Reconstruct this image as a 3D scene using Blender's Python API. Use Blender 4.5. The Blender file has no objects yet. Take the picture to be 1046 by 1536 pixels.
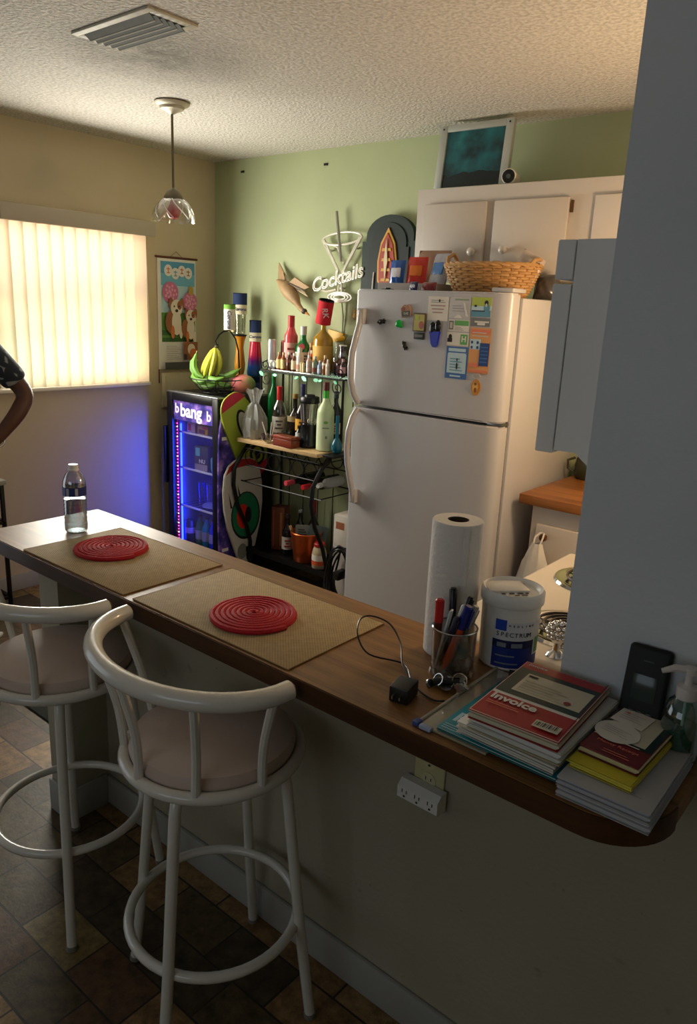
import bpy, bmesh, math, random
from mathutils import Vector, Matrix
random.seed(7)
SC = bpy.context.scene
COL = SC.collection
PI = math.pi
sin, cos = math.sin, math.cos

# ------------------------------------------------------------------ materials
def lin(c):
    c = c / 255.0
    return c / 12.92 if c <= 0.04045 else ((c + 0.055) / 1.055) ** 2.4
def rgb(r, g, b): return (lin(r), lin(g), lin(b), 1.0)
_M = {}
def P(name, col, rough=0.5, metal=0.0, trans=0.0, emit=0.0, coat=0.0, ior=1.45, alpha=1.0, var=0.0, bump=0.0, scale=60.0):
    """principled material; var = gentle procedural colour mottling, bump = fine relief"""
    if name in _M: return _M[name]
    m = bpy.data.materials.new(name); m.use_nodes = True
    nt = m.node_tree; b = nt.nodes['Principled BSDF']
    c = rgb(*col)
    b.inputs['Base Color'].default_value = c
    b.inputs['Roughness'].default_value = rough
    b.inputs['Metallic'].default_value = metal
    b.inputs['IOR'].default_value = ior
    if trans: b.inputs['Transmission Weight'].default_value = trans
    if coat: b.inputs['Coat Weight'].default_value = coat
    if alpha < 1: b.inputs['Alpha'].default_value = alpha
    if emit:
        b.inputs['Emission Color'].default_value = c
        b.inputs['Emission Strength'].default_value = emit
    if var or bump:
        tc = nt.nodes.new('ShaderNodeTexCoord')
        n = nt.nodes.new('ShaderNodeTexNoise'); n.inputs['Scale'].default_value = scale; n.inputs['Detail'].default_value = 4
        nt.links.new(tc.outputs['Object'], n.inputs['Vector'])
        if var:
            mx = nt.nodes.new('ShaderNodeMix'); mx.data_type = 'RGBA'
            mx.inputs['A'].default_value = tuple(v * (1 - var) for v in c[:3]) + (1,)
            mx.inputs['B'].default_value = tuple(min(1, v * (1 + var)) for v in c[:3]) + (1,)
            nt.links.new(n.outputs['Fac'], mx.inputs['Factor'])
            nt.links.new(mx.outputs['Result'], b.inputs['Base Color'])
        if bump:
            bp = nt.nodes.new('ShaderNodeBump'); bp.inputs['Strength'].default_value = bump; bp.inputs['Distance'].default_value = 0.004
            nt.links.new(n.outputs['Fac'], bp.inputs['Height']); nt.links.new(bp.outputs['Normal'], b.inputs['Normal'])
    _M[name] = m
    return m
def clear(name, col=(255, 255, 255), gloss=0.12, rough=0.03):
    """thin clear glass / plastic: tinted see-through with a fresnel sheen"""
    if name in _M: return _M[name]
    m = bpy.data.materials.new(name); m.use_nodes = True
    nt = m.node_tree; nt.nodes.clear()
    o = nt.nodes.new('ShaderNodeOutputMaterial')
    t = nt.nodes.new('ShaderNodeBsdfTransparent'); t.inputs['Color'].default_value = rgb(*col)
    g = nt.nodes.new('ShaderNodeBsdfGlossy'); g.inputs['Roughness'].default_value = rough
    lw = nt.nodes.new('ShaderNodeLayerWeight'); lw.inputs['Blend'].default_value = 0.35
    mr = nt.nodes.new('ShaderNodeMapRange'); mr.inputs['To Min'].default_value = gloss * 0.35; mr.inputs['To Max'].default_value = min(1, gloss * 5)
    mx = nt.nodes.new('ShaderNodeMixShader')
    nt.links.new(lw.outputs['Facing'], mr.inputs['Value']); nt.links.new(mr.outputs['Result'], mx.inputs['Fac'])
    nt.links.new(t.outputs[0], mx.inputs[1]); nt.links.new(g.outputs[0], mx.inputs[2]); nt.links.new(mx.outputs[0], o.inputs['Surface'])
    _M[name] = m
    return m
def nodes_mat(name):
    m = bpy.data.materials.new(name); m.use_nodes = True
    nt = m.node_tree; _M[name] = m
    return m, nt, nt.nodes['Principled BSDF'], (lambda t: nt.nodes.new('ShaderNode' + t)), nt.links.new
def ramp(N, stops, interp='LINEAR'):
    r = N('ValToRGB'); cr = r.color_ramp; cr.interpolation = interp
    while len(cr.elements) > 1: cr.elements.remove(cr.elements[-1])
    cr.elements[0].position = stops[0][0]; cr.elements[0].color = rgb(*stops[0][1])
    for p, c in stops[1:]:
        e = cr.elements.new(p); e.color = rgb(*c)
    return r
def wood(name, dark, light, axis=0, rough=0.35, plank=0.0, coat=0.0):
    if name in _M: return _M[name]
    m, nt, b, N, L = nodes_mat(name)
    tc = N('TexCoord'); mp = N('Mapping')
    s = [22, 22, 22]; s[axis] = 1.6
    mp.inputs['Scale'].default_value = s
    n = N('TexNoise'); n.inputs['Scale'].default_value = 1.6; n.inputs['Detail'].default_value = 6; n.inputs['Roughness'].default_value = 0.62
    L(tc.outputs['Object'], mp.inputs['Vector']); L(mp.outputs['Vector'], n.inputs['Vector'])
    r = ramp(N, [(0.3, dark), (0.7, light)])
    L(n.outputs['Fac'], r.inputs['Fac']); out = r.outputs['Color']
    if plank:
        w = N('TexBrick'); w.inputs['Scale'].default_value = 1.0
        w.inputs['Brick Width'].default_value = 0.62; w.inputs['Row Height'].default_value = plank
        w.inputs['Mortar Size'].default_value = 0.0007
        w.inputs['Color1'].default_value = (1, 1, 1, 1); w.inputs['Color2'].default_value = (0.72, 0.7, 0.68, 1); w.inputs['Mortar'].default_value = (0.4, 0.36, 0.33, 1)
        L(tc.outputs['Object'], w.inputs['Vector'])
        mx = N('Mix'); mx.data_type = 'RGBA'; mx.blend_type = 'MULTIPLY'; mx.inputs['Factor'].default_value = 1
        L(out, mx.inputs['A']); L(w.outputs['Color'], mx.inputs['B']); out = mx.outputs['Result']
    L(out, b.inputs['Base Color']); b.inputs['Roughness'].default_value = rough
    b.inputs['Coat Weight'].default_value = coat; b.inputs['Coat Roughness'].default_value = 0.25; b.inputs['Specular IOR Level'].default_value = 0.3
    bp = N('Bump'); bp.inputs['Strength'].default_value = 0.08; bp.inputs['Distance'].default_value = 0.002
    L(n.outputs['Fac'], bp.inputs['Height']); L(bp.outputs['Normal'], b.inputs['Normal'])
    return m

# ------------------------------------------------------------------ mesh builder
def T(x=0, y=0, z=0): return Matrix.Translation((x, y, z))
def R(ax, deg): return Matrix.Rotation(math.radians(deg), 4, ax)
def look(frm, to):
    """matrix whose +Z runs from frm to to"""
    d = (Vector(to) - Vector(frm))
    return Matrix.Translation(frm) @ d.to_track_quat('Z', 'Y').to_matrix().to_4x4()
class MB:
    def __init__(s): s.bm = bmesh.new(); s.m = []
    def mi(s, m):
        if m not in s.m: s.m.append(m)
        return s.m.index(m)
    def _new(s, before, m):
        k = s.mi(m)
        for f in s.bm.faces:
            if f not in before: f.material_index = k
    def face(s, pts, m):
        f = s.bm.faces.new([s.bm.verts.new(p) for p in pts]); f.material_index = s.mi(m); return s
    def box(s, x0, x1, y0, y1, z0, z1, m, bev=0.0, M=None, seg=2):
        k = s.mi(m)
        t = bmesh.new(); bmesh.ops.create_cube(t, size=1)
        bmesh.ops.scale(t, vec=(x1 - x0, y1 - y0, z1 - z0), verts=t.verts)
        bmesh.ops.translate(t, vec=((x0 + x1) / 2, (y0 + y1) / 2, (z0 + z1) / 2), verts=t.verts)
        if bev: bmesh.ops.bevel(t, geom=list(t.edges), offset=bev, segments=seg, affect='EDGES', profile=0.5)
        return s.add(t, k, M)
    def add(s, t, k, M=None):
        if M is not None: bmesh.ops.transform(t, matrix=M, verts=t.verts)
        vm = {v: s.bm.verts.new(v.co) for v in t.verts}
        for f in t.faces:
            try: nf = s.bm.faces.new([vm[v] for v in f.verts]); nf.material_index = k
            except ValueError: pass
        t.free(); return s
    def lathe(s, prof, m, seg=24, M=None, bands=None, rx=1.0, ry=1.0):
        """prof = [(r,z)...]; bands = material per segment (optional)"""
        t = bmesh.new(); rings = []
        for r, z in prof:
            if r < 1e-6: rings.append([t.verts.new((0, 0, z))])
            else: rings.append([t.verts.new((r * rx * cos(2 * PI * i / seg), r * ry * sin(2 * PI * i / seg), z)) for i in range(seg)])
        fm = []
        for j in range(len(rings) - 1):
            a, b = rings[j], rings[j + 1]
            for i in range(seg):
                i2 = (i + 1) % seg
                if len(a) == 1 and len(b) == 1: continue
                if len(a) == 1: f = t.faces.new((a[0], b[i2], b[i])) if False else t.faces.new((a[0], b[i], b[i2]))
                elif len(b) == 1: f = t.faces.new((a[i], a[i2], b[0]))
                else: f = t.faces.new((a[i], a[i2], b[i2], b[i]))
        return s.add(t, s.mi(m), M)
    def cyl(s, r, z0, z1, m, seg=20, M=None, bev=0.0, r2=None):
        r2 = r if r2 is None else r2
        if bev: return s.lathe([(0, z0), (r - bev, z0), (r, z0 + bev), (r2, z1 - bev), (r2 - bev, z1), (0, z1)], m, seg, M)
        return s.lathe([(0, z0), (r, z0), (r2, z1), (0, z1)], m, seg, M)
    def tube(s, pts, r, m, seg=8, closed=False, M=None, caps=True):
        pts = [Vector(p) for p in pts]; n = len(pts)
        rr = r if isinstance(r, (list, tuple)) else [r] * n
        t = bmesh.new(); rings = []; nrm = None
        for i in range(n):
            if closed: d = pts[(i + 1) % n] - pts[i - 1]
            else: d = pts[min(i + 1, n - 1)] - pts[max(i - 1, 0)]
            if d.length < 1e-9: d = Vector((0, 0, 1))
            d.normalize()
            if nrm is None:
                nrm = d.cross(Vector((0, 0, 1)))
                if nrm.length < 1e-3: nrm = d.cross(Vector((1, 0, 0)))
            nrm = nrm - d * nrm.dot(d); nrm.normalize()
            bn = d.cross(nrm)
            rings.append([t.verts.new(pts[i] + (nrm * cos(2 * PI * k / seg) + bn * sin(2 * PI * k / seg)) * rr[i]) for k in range(seg)])
        for j in range(n if closed else n - 1):
            a, b = rings[j], rings[(j + 1) % n]
            for k in range(seg): t.faces.new((a[k], a[(k + 1) % seg], b[(k + 1) % seg], b[k]))
        if caps and not closed:
            t.faces.new(list(reversed(rings[0]))); t.faces.new(rings[-1])
        return s.add(t, s.mi(m), M)
    def ball(s, c, r, m, seg=14, rings=8, M=None):
        r = r if isinstance(r, (tuple, list)) else (r, r, r)
        t = bmesh.new(); bmesh.ops.create_uvsphere(t, u_segments=seg, v_segments=rings, radius=1)
        bmesh.ops.scale(t, vec=r, verts=t.verts)
        X = T(*c) if M is None else M @ T(*c)
        return s.add(t, s.mi(m), X)
    def prism(s, poly, z0, z1, m, M=None):
        """2-D outline extruded from z0 to z1"""
        t = bmesh.new()
        a = [t.verts.new((x, y, z0)) for x, y in poly]; b = [t.verts.new((x, y, z1)) for x, y in poly]
        n = len(poly)
        t.faces.new(list(reversed(a))); t.faces.new(b)
        for i in range(n): t.faces.new((a[i], a[(i + 1) % n], b[(i + 1) % n], b[i]))
        return s.add(t, s.mi(m), M)
    def text(s, txt, size, m, M=None, depth=0.0006, shear=0.0, outline=0.0, align='CENTER', bold=0.0):
        cu = bpy.data.curves.new('t', 'FONT'); cu.body = txt; cu.size = size; cu.align_x = align; cu.align_y = 'CENTER'; cu.shear = shear
        cu.resolution_u = 3; cu.offset = bold
        if outline: cu.fill_mode = 'NONE'; cu.bevel_depth = outline; cu.bevel_resolution = 1
        else: cu.extrude = depth
        ob = bpy.data.objects.new('t', cu); COL.objects.link(ob)
        dg = bpy.context.evaluated_depsgraph_get(); dg.update()
        me = bpy.data.meshes.new_from_object(ob.evaluated_get(dg))
        t = bmesh.new(); t.from_mesh(me)
        bpy.data.meshes.remove(me); bpy.data.objects.remove(ob); bpy.data.curves.remove(cu)
        return s.add(t, s.mi(m), M)
    def build(s, name, parent=None, loc=None, rot=None, angle=38, label=None, recalc=True):
        if recalc: bmesh.ops.recalc_face_normals(s.bm, faces=s.bm.faces)
        me = bpy.data.meshes.new(name); s.bm.to_mesh(me); s.bm.free()
        for m in s.m: me.materials.append(m)
        for p in me.polygons: p.use_smooth = True
        me.set_sharp_from_angle(angle=math.radians(angle))
        o = bpy.data.objects.new(name, me); COL.objects.link(o)
        if parent is not None: o.parent = parent
        if loc is not None: o.location = loc
        if rot is not None: o.rotation_euler = rot
        if label: o['label'] = label
        return o
def tag(o, label, cat, group=None, kind=None):
    o['label'] = label; o['category'] = cat
    if group: o['group'] = group
    if kind: o['kind'] = kind
    return o
def thing(name, label, cat, loc=(0, 0, 0), rz=0.0, group=None):
    o = bpy.data.objects.new(name, None); COL.objects.link(o); o.empty_display_size = 0.05
    o.location = loc; o.rotation_euler = (0, 0, math.radians(rz))
    return tag(o, label, cat, group)
def struct(name, mb, label=None, **k):
    o = mb.build(name, **k); o['kind'] = 'structure'
    if label: o['label'] = label
    return o
def copy_tree(o, parent=None):
    c = o.copy(); COL.objects.link(c)
    if parent is not None: c.parent = parent
    for ch in o.children: copy_tree(ch, c)
    return c
class Print:
    """a flat printed sheet in its own (u right, v up) plane, ink layers stacked a hair apart"""
    def __init__(s, mb, M, step=0.0003): s.mb, s.M, s.k, s.step = mb, M, 0, step
    def z(s): s.k += 1; return s.k * s.step
    def rect(s, u0, u1, v0, v1, m):
        z = s.z(); s.mb.face([s.M @ Vector(p) for p in ((u0, v0, z), (u1, v0, z), (u1, v1, z), (u0, v1, z))], m); return s
    def disc(s, u, v, ru, rv, m, seg=18):
        z = s.z(); s.mb.face([s.M @ Vector((u + ru * cos(2 * PI * i / seg), v + rv * sin(2 * PI * i / seg), z)) for i in range(seg)], m); return s
    def poly(s, pts, m):
        z = s.z(); s.mb.face([s.M @ Vector((u, v, z)) for u, v in pts], m); return s
    def text(s, txt, size, u, v, m, align='CENTER', bold=0.0, shear=0.0):
        s.mb.text(txt, size, m, s.M @ T(u, v, s.z()), depth=0.0001, align=align, bold=bold, shear=shear); return s
    def lines(s, u0, u1, v0, v1, n, m, fill=0.45):
        h = (v1 - v0) / n
        for i in range(n):
            e = u1 - (u1 - u0) * (0.0, .12, .3, .05, .22)[i % 5]
            s.rect(u0, e, v0 + i * h, v0 + i * h + h * fill, m)
        return s
FRONT = R('X', 90)                 # print plane that faces -Y (u = +X, v = +Z)
def on_front(x, y, z): return T(x, y, z) @ FRONT
def on_left(x, y, z): return T(x, y, z) @ R('Z', 90) @ FRONT       # faces +X (u = +Y, v = +Z)

# common materials
WHITE = P('white_paint', (222, 218, 210), 0.45)
BLACK = P('black_plastic', (14, 14, 15), 0.35)
BLACKM = P('black_iron', (16, 15, 15), 0.45, 0.4)
CHROME = P('chrome', (215, 215, 215), 0.12, 1.0)
STEEL = P('steel', (150, 150, 150), 0.3, 1.0)
PAPER = P('white_paper', (226, 222, 212), 0.75)
INK = P('dark_ink', (40, 40, 44), 0.7)
GREYINK = P('grey_ink', (150, 148, 146), 0.7)
GLASS = clear('clear_glass')
RED = P('red_print', (180, 28, 34), 0.5)

# ------------------------------------------------------------------ camera (solved from the room's edges)
cam = bpy.data.cameras.new('camera'); co = bpy.data.objects.new('camera', cam); COL.objects.link(co)
rx_, ux_, fx_ = Vector((0.76775, 0.63926, 0.04361)), Vector((-0.20113, 0.17581, 0.96366)), Vector((-0.60836, 0.74862, -0.26356))
mw = Matrix.Identity(4)
for i in range(3):
    mw[i][0], mw[i][1], mw[i][2] = rx_[i], ux_[i], -fx_[i]
mw.translation = Vector((3.9062, -3.3373, 1.6131))
co.matrix_world = mw
cam.sensor_fit = 'HORIZONTAL'; cam.sensor_width = 36; cam.lens = 1125.8 / 1046 * 36; cam.clip_start = 0.05
SC.camera = co

# ------------------------------------------------------------------ the room
H = 2.44
def paint(name, base, spots=None, bump=0.12, scale=90, rough=0.75):
    m, nt, b, N, L = nodes_mat(name)
    tc = N('TexCoord'); n = N('TexNoise'); n.inputs['Scale'].default_value = 1.7; n.inputs['Detail'].default_value = 5
    L(tc.outputs['Object'], n.inputs['Vector'])
    r = ramp(N, [(0.35, tuple(int(c * 0.95) for c in base)), (0.65, base)])
    L(n.outputs['Fac'], r.inputs['Fac']); out = r.outputs['Color']
    for i, (col, sc, th, amt) in enumerate(spots or []):
        v = N('TexNoise'); v.inputs['Scale'].default_value = sc; v.inputs['Detail'].default_value = 3
        mp = N('Mapping'); mp.inputs['Location'].default_value = (3.1 * i, 1.7 * i, .4 * i)
        L(tc.outputs['Object'], mp.inputs['Vector']); L(mp.outputs['Vector'], v.inputs['Vector'])
        mr = N('MapRange'); mr.inputs['From Min'].default_value = th; mr.inputs['From Max'].default_value = th + .06; mr.inputs['To Max'].default_value = amt
        L(v.outputs['Fac'], mr.inputs['Value'])
        mx = N('Mix'); mx.data_type = 'RGBA'; mx.inputs['B'].default_value = rgb(*col)
        L(mr.outputs['Result'], mx.inputs['Factor']); L(out, mx.inputs['A']); out = mx.outputs['Result']
    L(out, b.inputs['Base Color']); b.inputs['Roughness'].default_value = rough
    f = N('TexNoise'); f.inputs['Scale'].default_value = scale; f.inputs['Detail'].default_value = 3
    L(tc.outputs['Object'], f.inputs['Vector'])
    bp = N('Bump'); bp.inputs['Strength'].default_value = bump; bp.inputs['Distance'].default_value = 0.004
    L(f.outputs['Fac'], bp.inputs['Height']); L(bp.outputs['Normal'], b.inputs['Normal'])
    return m
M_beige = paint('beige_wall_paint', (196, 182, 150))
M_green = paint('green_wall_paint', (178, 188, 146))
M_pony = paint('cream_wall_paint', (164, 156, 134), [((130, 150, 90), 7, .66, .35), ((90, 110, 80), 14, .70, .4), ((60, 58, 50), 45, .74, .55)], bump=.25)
M_part = paint('pale_grey_wall_paint', (206, 211, 216), bump=.2)
M_trim = P('white_trim', (156, 155, 149), .5, var=.08, scale=8)

def popcorn():
    m, nt, b, N, L = nodes_mat('popcorn_ceiling_texture')
    tc = N('TexCoord'); n = N('TexNoise'); n.inputs['Scale'].default_value = 75; n.inputs['Detail'].default_value = 4
    L(tc.outputs['Object'], n.inputs['Vector'])
    r = ramp(N, [(0.38, (190, 185, 174)), (0.6, (220, 216, 207))]); L(n.outputs['Fac'], r.inputs['Fac'])
    # soot smudge beside the air vent
    g = N('TexNoise'); g.inputs['Scale'].default_value = 9; g.inputs['Detail'].default_value = 5; L(tc.outputs['Object'], g.inputs['Vector'])
    vd = N('VectorMath'); vd.operation = 'DISTANCE'; vd.inputs[1].default_value = (1.45, -1.5, H); L(tc.outputs['Object'], vd.inputs[0])
    mr = N('MapRange'); mr.inputs['From Min'].default_value = .42; mr.inputs['From Max'].default_value = .05; mr.inputs['To Max'].default_value = 1.2
    L(vd.outputs['Value'], mr.inputs['Value'])
    mu = N('Math'); mu.operation = 'MULTIPLY'; L(mr.outputs['Result'], mu.inputs[0]); L(g.outputs['Fac'], mu.inputs[1])
    mx = N('Mix'); mx.data_type = 'RGBA'; mx.inputs['B'].default_value = rgb(92, 86, 74)
    L(mu.outputs[0], mx.inputs['Factor']); L(r.outputs['Color'], mx.inputs['A']); L(mx.outputs['Result'], b.inputs['Base Color'])
    b.inputs['Roughness'].default_value = .9
    bp = N('Bump'); bp.inputs['Strength'].default_value = .9; bp.inputs['Distance'].default_value = .012
    L(n.outputs['Fac'], bp.inputs['Height']); L(bp.outputs['Normal'], b.inputs['Normal'])
    return m
def brickfloor():
    m, nt, b, N, L = nodes_mat('brick_pattern_floor')
    tc = N('TexCoord'); w = N('TexBrick')
    w.inputs['Scale'].default_value = 1; w.inputs['Brick Width'].default_value = .215; w.inputs['Row Height'].default_value = .13
    w.inputs['Mortar Size'].default_value = .003; w.inputs['Color1'].default_value = (0, 0, 0, 1); w.inputs['Color2'].default_value = (1, 1, 1, 1); w.inputs['Mortar'].default_value = (.5, .5, .5, 1)
    w.offset = .5
    L(tc.outputs['Object'], w.inputs['Vector'])
    r = ramp(N, [(0, (98, 84, 54)), (.22, (150, 118, 76)), (.4, (78, 66, 46)), (.55, (166, 134, 88)), (.72, (108, 80, 54)), (.88, (142, 124, 78)), (1, (70, 58, 42))], 'CONSTANT')
    L(w.outputs['Color'], r.inputs['Fac'])
    n = N('TexNoise'); n.inputs['Scale'].default_value = 24; n.inputs['Detail'].default_value = 6; n.inputs['Roughness'].default_value = .7
    L(tc.outputs['Object'], n.inputs['Vector'])
    n2 = ramp(N, [(.3, (120, 112, 96)), (.7, (255, 250, 240))]); L(n.outputs['Fac'], n2.inputs['Fac'])
    mx = N('Mix'); mx.data_type = 'RGBA'; mx.blend_type = 'MULTIPLY'; mx.inputs['Factor'].default_value = 1
    L(r.outputs['Color'], mx.inputs['A']); L(n2.outputs['Color'], mx.inputs['B'])
    m2 = N('Mix'); m2.data_type = 'RGBA'; m2.inputs['B'].default_value = rgb(38, 30, 22)
    L(w.outputs['Fac'], m2.inputs['Factor']); L(mx.outputs['Result'], m2.inputs['A']); L(m2.outputs['Result'], b.inputs['Base Color'])
    b.inputs['Roughness'].default_value = .48
    bp = N('Bump'); bp.inputs['Strength'].default_value = .35; bp.inputs['Distance'].default_value = .004
    iv = N('Math'); iv.operation = 'MULTIPLY_ADD'; iv.inputs[1].default_value = -2; L(w.outputs['Fac'], iv.inputs[0]); L(n.outputs['Fac'], iv.inputs[2])
    L(iv.outputs[0], bp.inputs['Height']); L(bp.outputs['Normal'], b.inputs['Normal'])
    return m
YW = -2.1426                       # front plane of the half wall and the wall above its right end
XE, YS = 5.6, -5.6
struct('floor', MB().box(-.1, XE + .1, YS - .1, .1, -.1, 0, brickfloor()))
struct('ceiling', MB().box(-.1, XE + .1, YS - .1, .1, H, H + .1, popcorn()))
struct('wall_back', MB().box(-.1, 3.85, 0, .1, 0, H, M_green))
WY0, WY1, WZ0, WZ1 = -1.47, -.56, 1.115, 2.0
DY0, DY1, DZ1 = -4.7, -2.75, 2.06      # sliding door further along the same wall
w = MB()
w.box(-.1, 0, WY1, 0, 0, H, M_beige); w.box(-.1, 0, DY1, WY0, 0, H, M_beige)
w.box(-.1, 0, WY0, WY1, 0, WZ0, M_beige); w.box(-.1, 0, WY0, WY1, WZ1, H, M_beige)
w.box(-.1, 0, DY0, DY1, DZ1, H, M_beige); w.box(-.1, 0, YS, DY0, 0, H, M_beige)
struct('wall_left', w)
struct('wall_front', MB().box(-.1, XE + .1, YS - .1, YS, 0, H, M_beige))
struct('wall_right', MB().box(XE, XE + .1, YS, YW, 0, H, M_beige))
struct('wall_kitchen', MB().box(3.74, 3.84, -2.03, 0, 0, H, M_part))
# half wall under the bar, its short return, and the full-height wall at its right end: one plastered run
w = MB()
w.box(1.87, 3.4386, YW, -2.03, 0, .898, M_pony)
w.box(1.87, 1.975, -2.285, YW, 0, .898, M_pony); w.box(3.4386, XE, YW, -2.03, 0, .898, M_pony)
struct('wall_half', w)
struct('wall_partition', MB().box(3.4386, XE, YW, -2.03, .898, H, M_part))
b = MB(); b.box(1.975, XE, YW - .014, YW, 0, .10, M_trim, .004); struct('baseboard_bar', b)
b = MB(); b.box(1.975, 1.985, -2.285, YW - .014, 0, .11, M_trim, .003); b.box(1.868, 1.985, -2.297, -2.285, 0, .11, M_trim, .003); struct('baseboard_return', b)
struct('baseboard_left', MB().box(0, .013, DY1 + .05, 0, 0, .09, M_trim, .004))
# window_1: frame, sill and pane
w = MB()
w.box(-.09, -.05, WY0, WY0 + .04, WZ0, WZ1, WHITE); w.box(-.09, -.05, WY1 - .04, WY1, WZ0, WZ1, WHITE)
w.box(-.09, -.05, WY0, WY1, WZ0, WZ0 + .04, WHITE); w.box(-.09, -.05, WY0, WY1, WZ1 - .04, WZ1, WHITE)
w.box(-.085, -.055, WY0, WY1, 1.53, 1.57, WHITE)
wo = struct('window_1', w)
struct('window_sill', MB().box(-.05, .035, WY0 - .01, WY1 + .02, WZ0 - .016, WZ0 + .004, P('marble_sill', (226, 224, 214), .25), .004), parent=wo)
struct('pane', MB().box(-.072, -.068, WY0 + .03, WY1 - .03, WZ0 + .03, WZ1 - .03, clear('window_glass', (250, 252, 250), .05)), parent=wo)
w = MB()
for y0 in (DY0, (DY0 + DY1) / 2 - .03, DY1 - .06): w.box(-.08, -.03, y0, y0 + .06, 0, DZ1, WHITE)
w.box(-.08, -.03, DY0, DY1, DZ1 - .06, DZ1, WHITE); w.box(-.08, -.03, DY0, DY1, 0, .05, WHITE)
do = struct('door_1', w)
struct('pane', MB().box(-.058, -.052, DY0 + .05, DY1 - .05, .05, DZ1 - .05, clear('window_glass')), parent=do)

# ------------------------------------------------------------------ window blind
def fabric():
    m = bpy.data.materials.new('translucent_blind'); m.use_nodes = True; nt = m.node_tree; nt.nodes.clear(); _M['tb'] = m
    o = nt.nodes.new('ShaderNodeOutputMaterial'); d = nt.nodes.new('ShaderNodeBsdfDiffuse'); t = nt.nodes.new('ShaderNodeBsdfTranslucent')
    d.inputs['Color'].default_value = rgb(226, 214, 190); t.inputs['Color'].default_value = rgb(244, 236, 218)
    mx = nt.nodes.new('ShaderNodeMixShader'); mx.inputs['Fac'].default_value = .6
    nt.links.new(d.outputs[0], mx.inputs[1]); nt.links.new(t.outputs[0], mx.inputs[2]); nt.links.new(mx.outputs[0], o.inputs['Surface'])
    return m
bl = thing('vertical_blind', 'closed cream vertical blind glowing with daylight over the window', 'window blind', (0.05, -.97, 1.9))
M_val = P('valance_vinyl', (176, 166, 146), .5)
v = MB(); v.box(-.035, .03, -.455, .455, .055, .137, M_val, .003); v.build('valance', bl)
MB().box(-.02, .015, -.44, .44, .075, .105, WHITE).build('head_rail', bl)
TB = fabric()
for i in range(12):
    yc = -.452 + i * .0735
    m = MB(); a = math.radians(22); W2 = .045; pts = []
    for k in range(7):
        s_ = -1 + k / 3.0
        u = s_ * W2; bow = .006 * (1 - s_ * s_)
        pts.append((cos(a) * bow - sin(a) * -u * 1.0, cos(a) * u + sin(a) * bow))
    lo, hi = [], []
    t = bmesh.new()
    for (dx, dy) in pts:
        lo.append(t.verts.new((dx * .8, yc + dy, -.775))); hi.append(t.verts.new((dx * .8, yc + dy, .074)))
    for k in range(6): t.faces.new((lo[k], lo[k + 1], hi[k + 1], hi[k]))
    m.add(t, m.mi(TB)); m.build('slat', bl, recalc=False, angle=60)
c = MB(); c.tube([(0, .405, .07), (.004, .412, -.35), (.002, .41, -.66)], .0015, WHITE, 5); c.build('pull_cord', bl)

# ------------------------------------------------------------------ ceiling vent
vt = thing('ceiling_vent', 'dusty metal air vent with five louvres in the textured ceiling', 'vent', (1.61, -1.712, H))
M_vent = P('dusty_vent_paint', (196, 192, 172), .6, var=.25, scale=30); M_ventd = P('vent_dark_inside', (30, 32, 28), .8); M_louv = P('dark_louvre', (92, 96, 86), .55, var=.3, scale=25)  # louvre faces mottled and darker than the frame
f = MB(); X, Y = .208, .094
f.box(-X, X, -Y, -Y + .026, -.008, 0, M_vent, .002); f.box(-X, X, Y - .026, Y, -.008, 0, M_vent, .002)
f.box(-X, -X + .03, -Y + .026, Y - .026, -.008, 0, M_vent, .002); f.box(X - .03, X, -Y + .026, Y - .026, -.008, 0, M_vent, .002)
f.build('frame', vt)
MB().box(-X + .03, X - .03, -Y + .026, Y - .026, -.0015, -.0005, M_ventd).build('backing', vt)
for i in range(5):
    y = -.055 + i * .0275
    MB().box(-X + .034, X - .034, -.0145, .0145, -.0012, .0012, M_louv, M=T(0, y, -.0125) @ R('X', -34)).box(-X + .034, X - .034, .0125, .0165, -.0018, .0022, M_vent, M=T(0, y, -.0125) @ R('X', -34)).build('louvre', vt)

# ------------------------------------------------------------------ pendant lamp
pl = thing('pendant_lamp', 'small pendant lamp with a clear swirled glass shade and red bulb', 'lamp', (.963, -1.065, H))
M_brz = P('aged_brass', (104, 96, 78), .4, .7)
MB().lathe([(0, 0), (.07, 0), (.078, -.006), (.072, -.014), (.056, -.02), (.05, -.03), (.03, -.037), (.012, -.048), (0, -.05)], P('cream_metal', (190, 182, 158), .45, .2), 28).build('canopy', pl)
MB().tube([(0, 0, -.045), (0, 0, -.355)], .0055, M_brz, 10).build('rod', pl)
MB().lathe([(0, -.345), (.01, -.35), (.03, -.365), (.042, -.385), (.044, -.398), (.036, -.4), (0, -.4)], M_brz, 24).build('socket_cap', pl)
sh = MB()
t = bmesh.new(); n_ = 40; rows = []
for r_, z_ in [(.036, -.392), (.052, -.398), (.067, -.412), (.079, -.43), (.087, -.45), (.091, -.468), (.092, -.488)]:
    rows.append([t.verts.new(((r_ + .0035 * sin(8 * (2 * PI * i / n_) + z_ * 40)) * cos(2 * PI * i / n_), (r_ + .0035 * sin(8 * (2 * PI * i / n_) + z_ * 40)) * sin(2 * PI * i / n_), z_ - (.004 * abs(sin(4 * 2 * PI * i / n_)) if z_ < -.48 else 0))) for i in range(n_)])
for a_, b_ in zip(rows, rows[1:]):
    for i in range(n_): t.faces.new((a_[i], a_[(i + 1) % n_], b_[(i + 1) % n_], b_[i]))
sh.add(t, sh.mi(clear('swirl_glass', (240, 240, 236), .22, .12)))
for k in range(8):
    a0 = 2 * PI * k / 8
    sh.tube([((.05 + .043 * sin(q * PI / 2)) * cos(a0 + q * .9), (.05 + .043 * sin(q * PI / 2)) * sin(a0 + q * .9), -.397 - .085 * q) for q in [j / 8 for j in range(9)]], .0022, P('frosted_swirl', (235, 232, 225), .4), 5)
sh.build('shade', pl)
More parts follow.
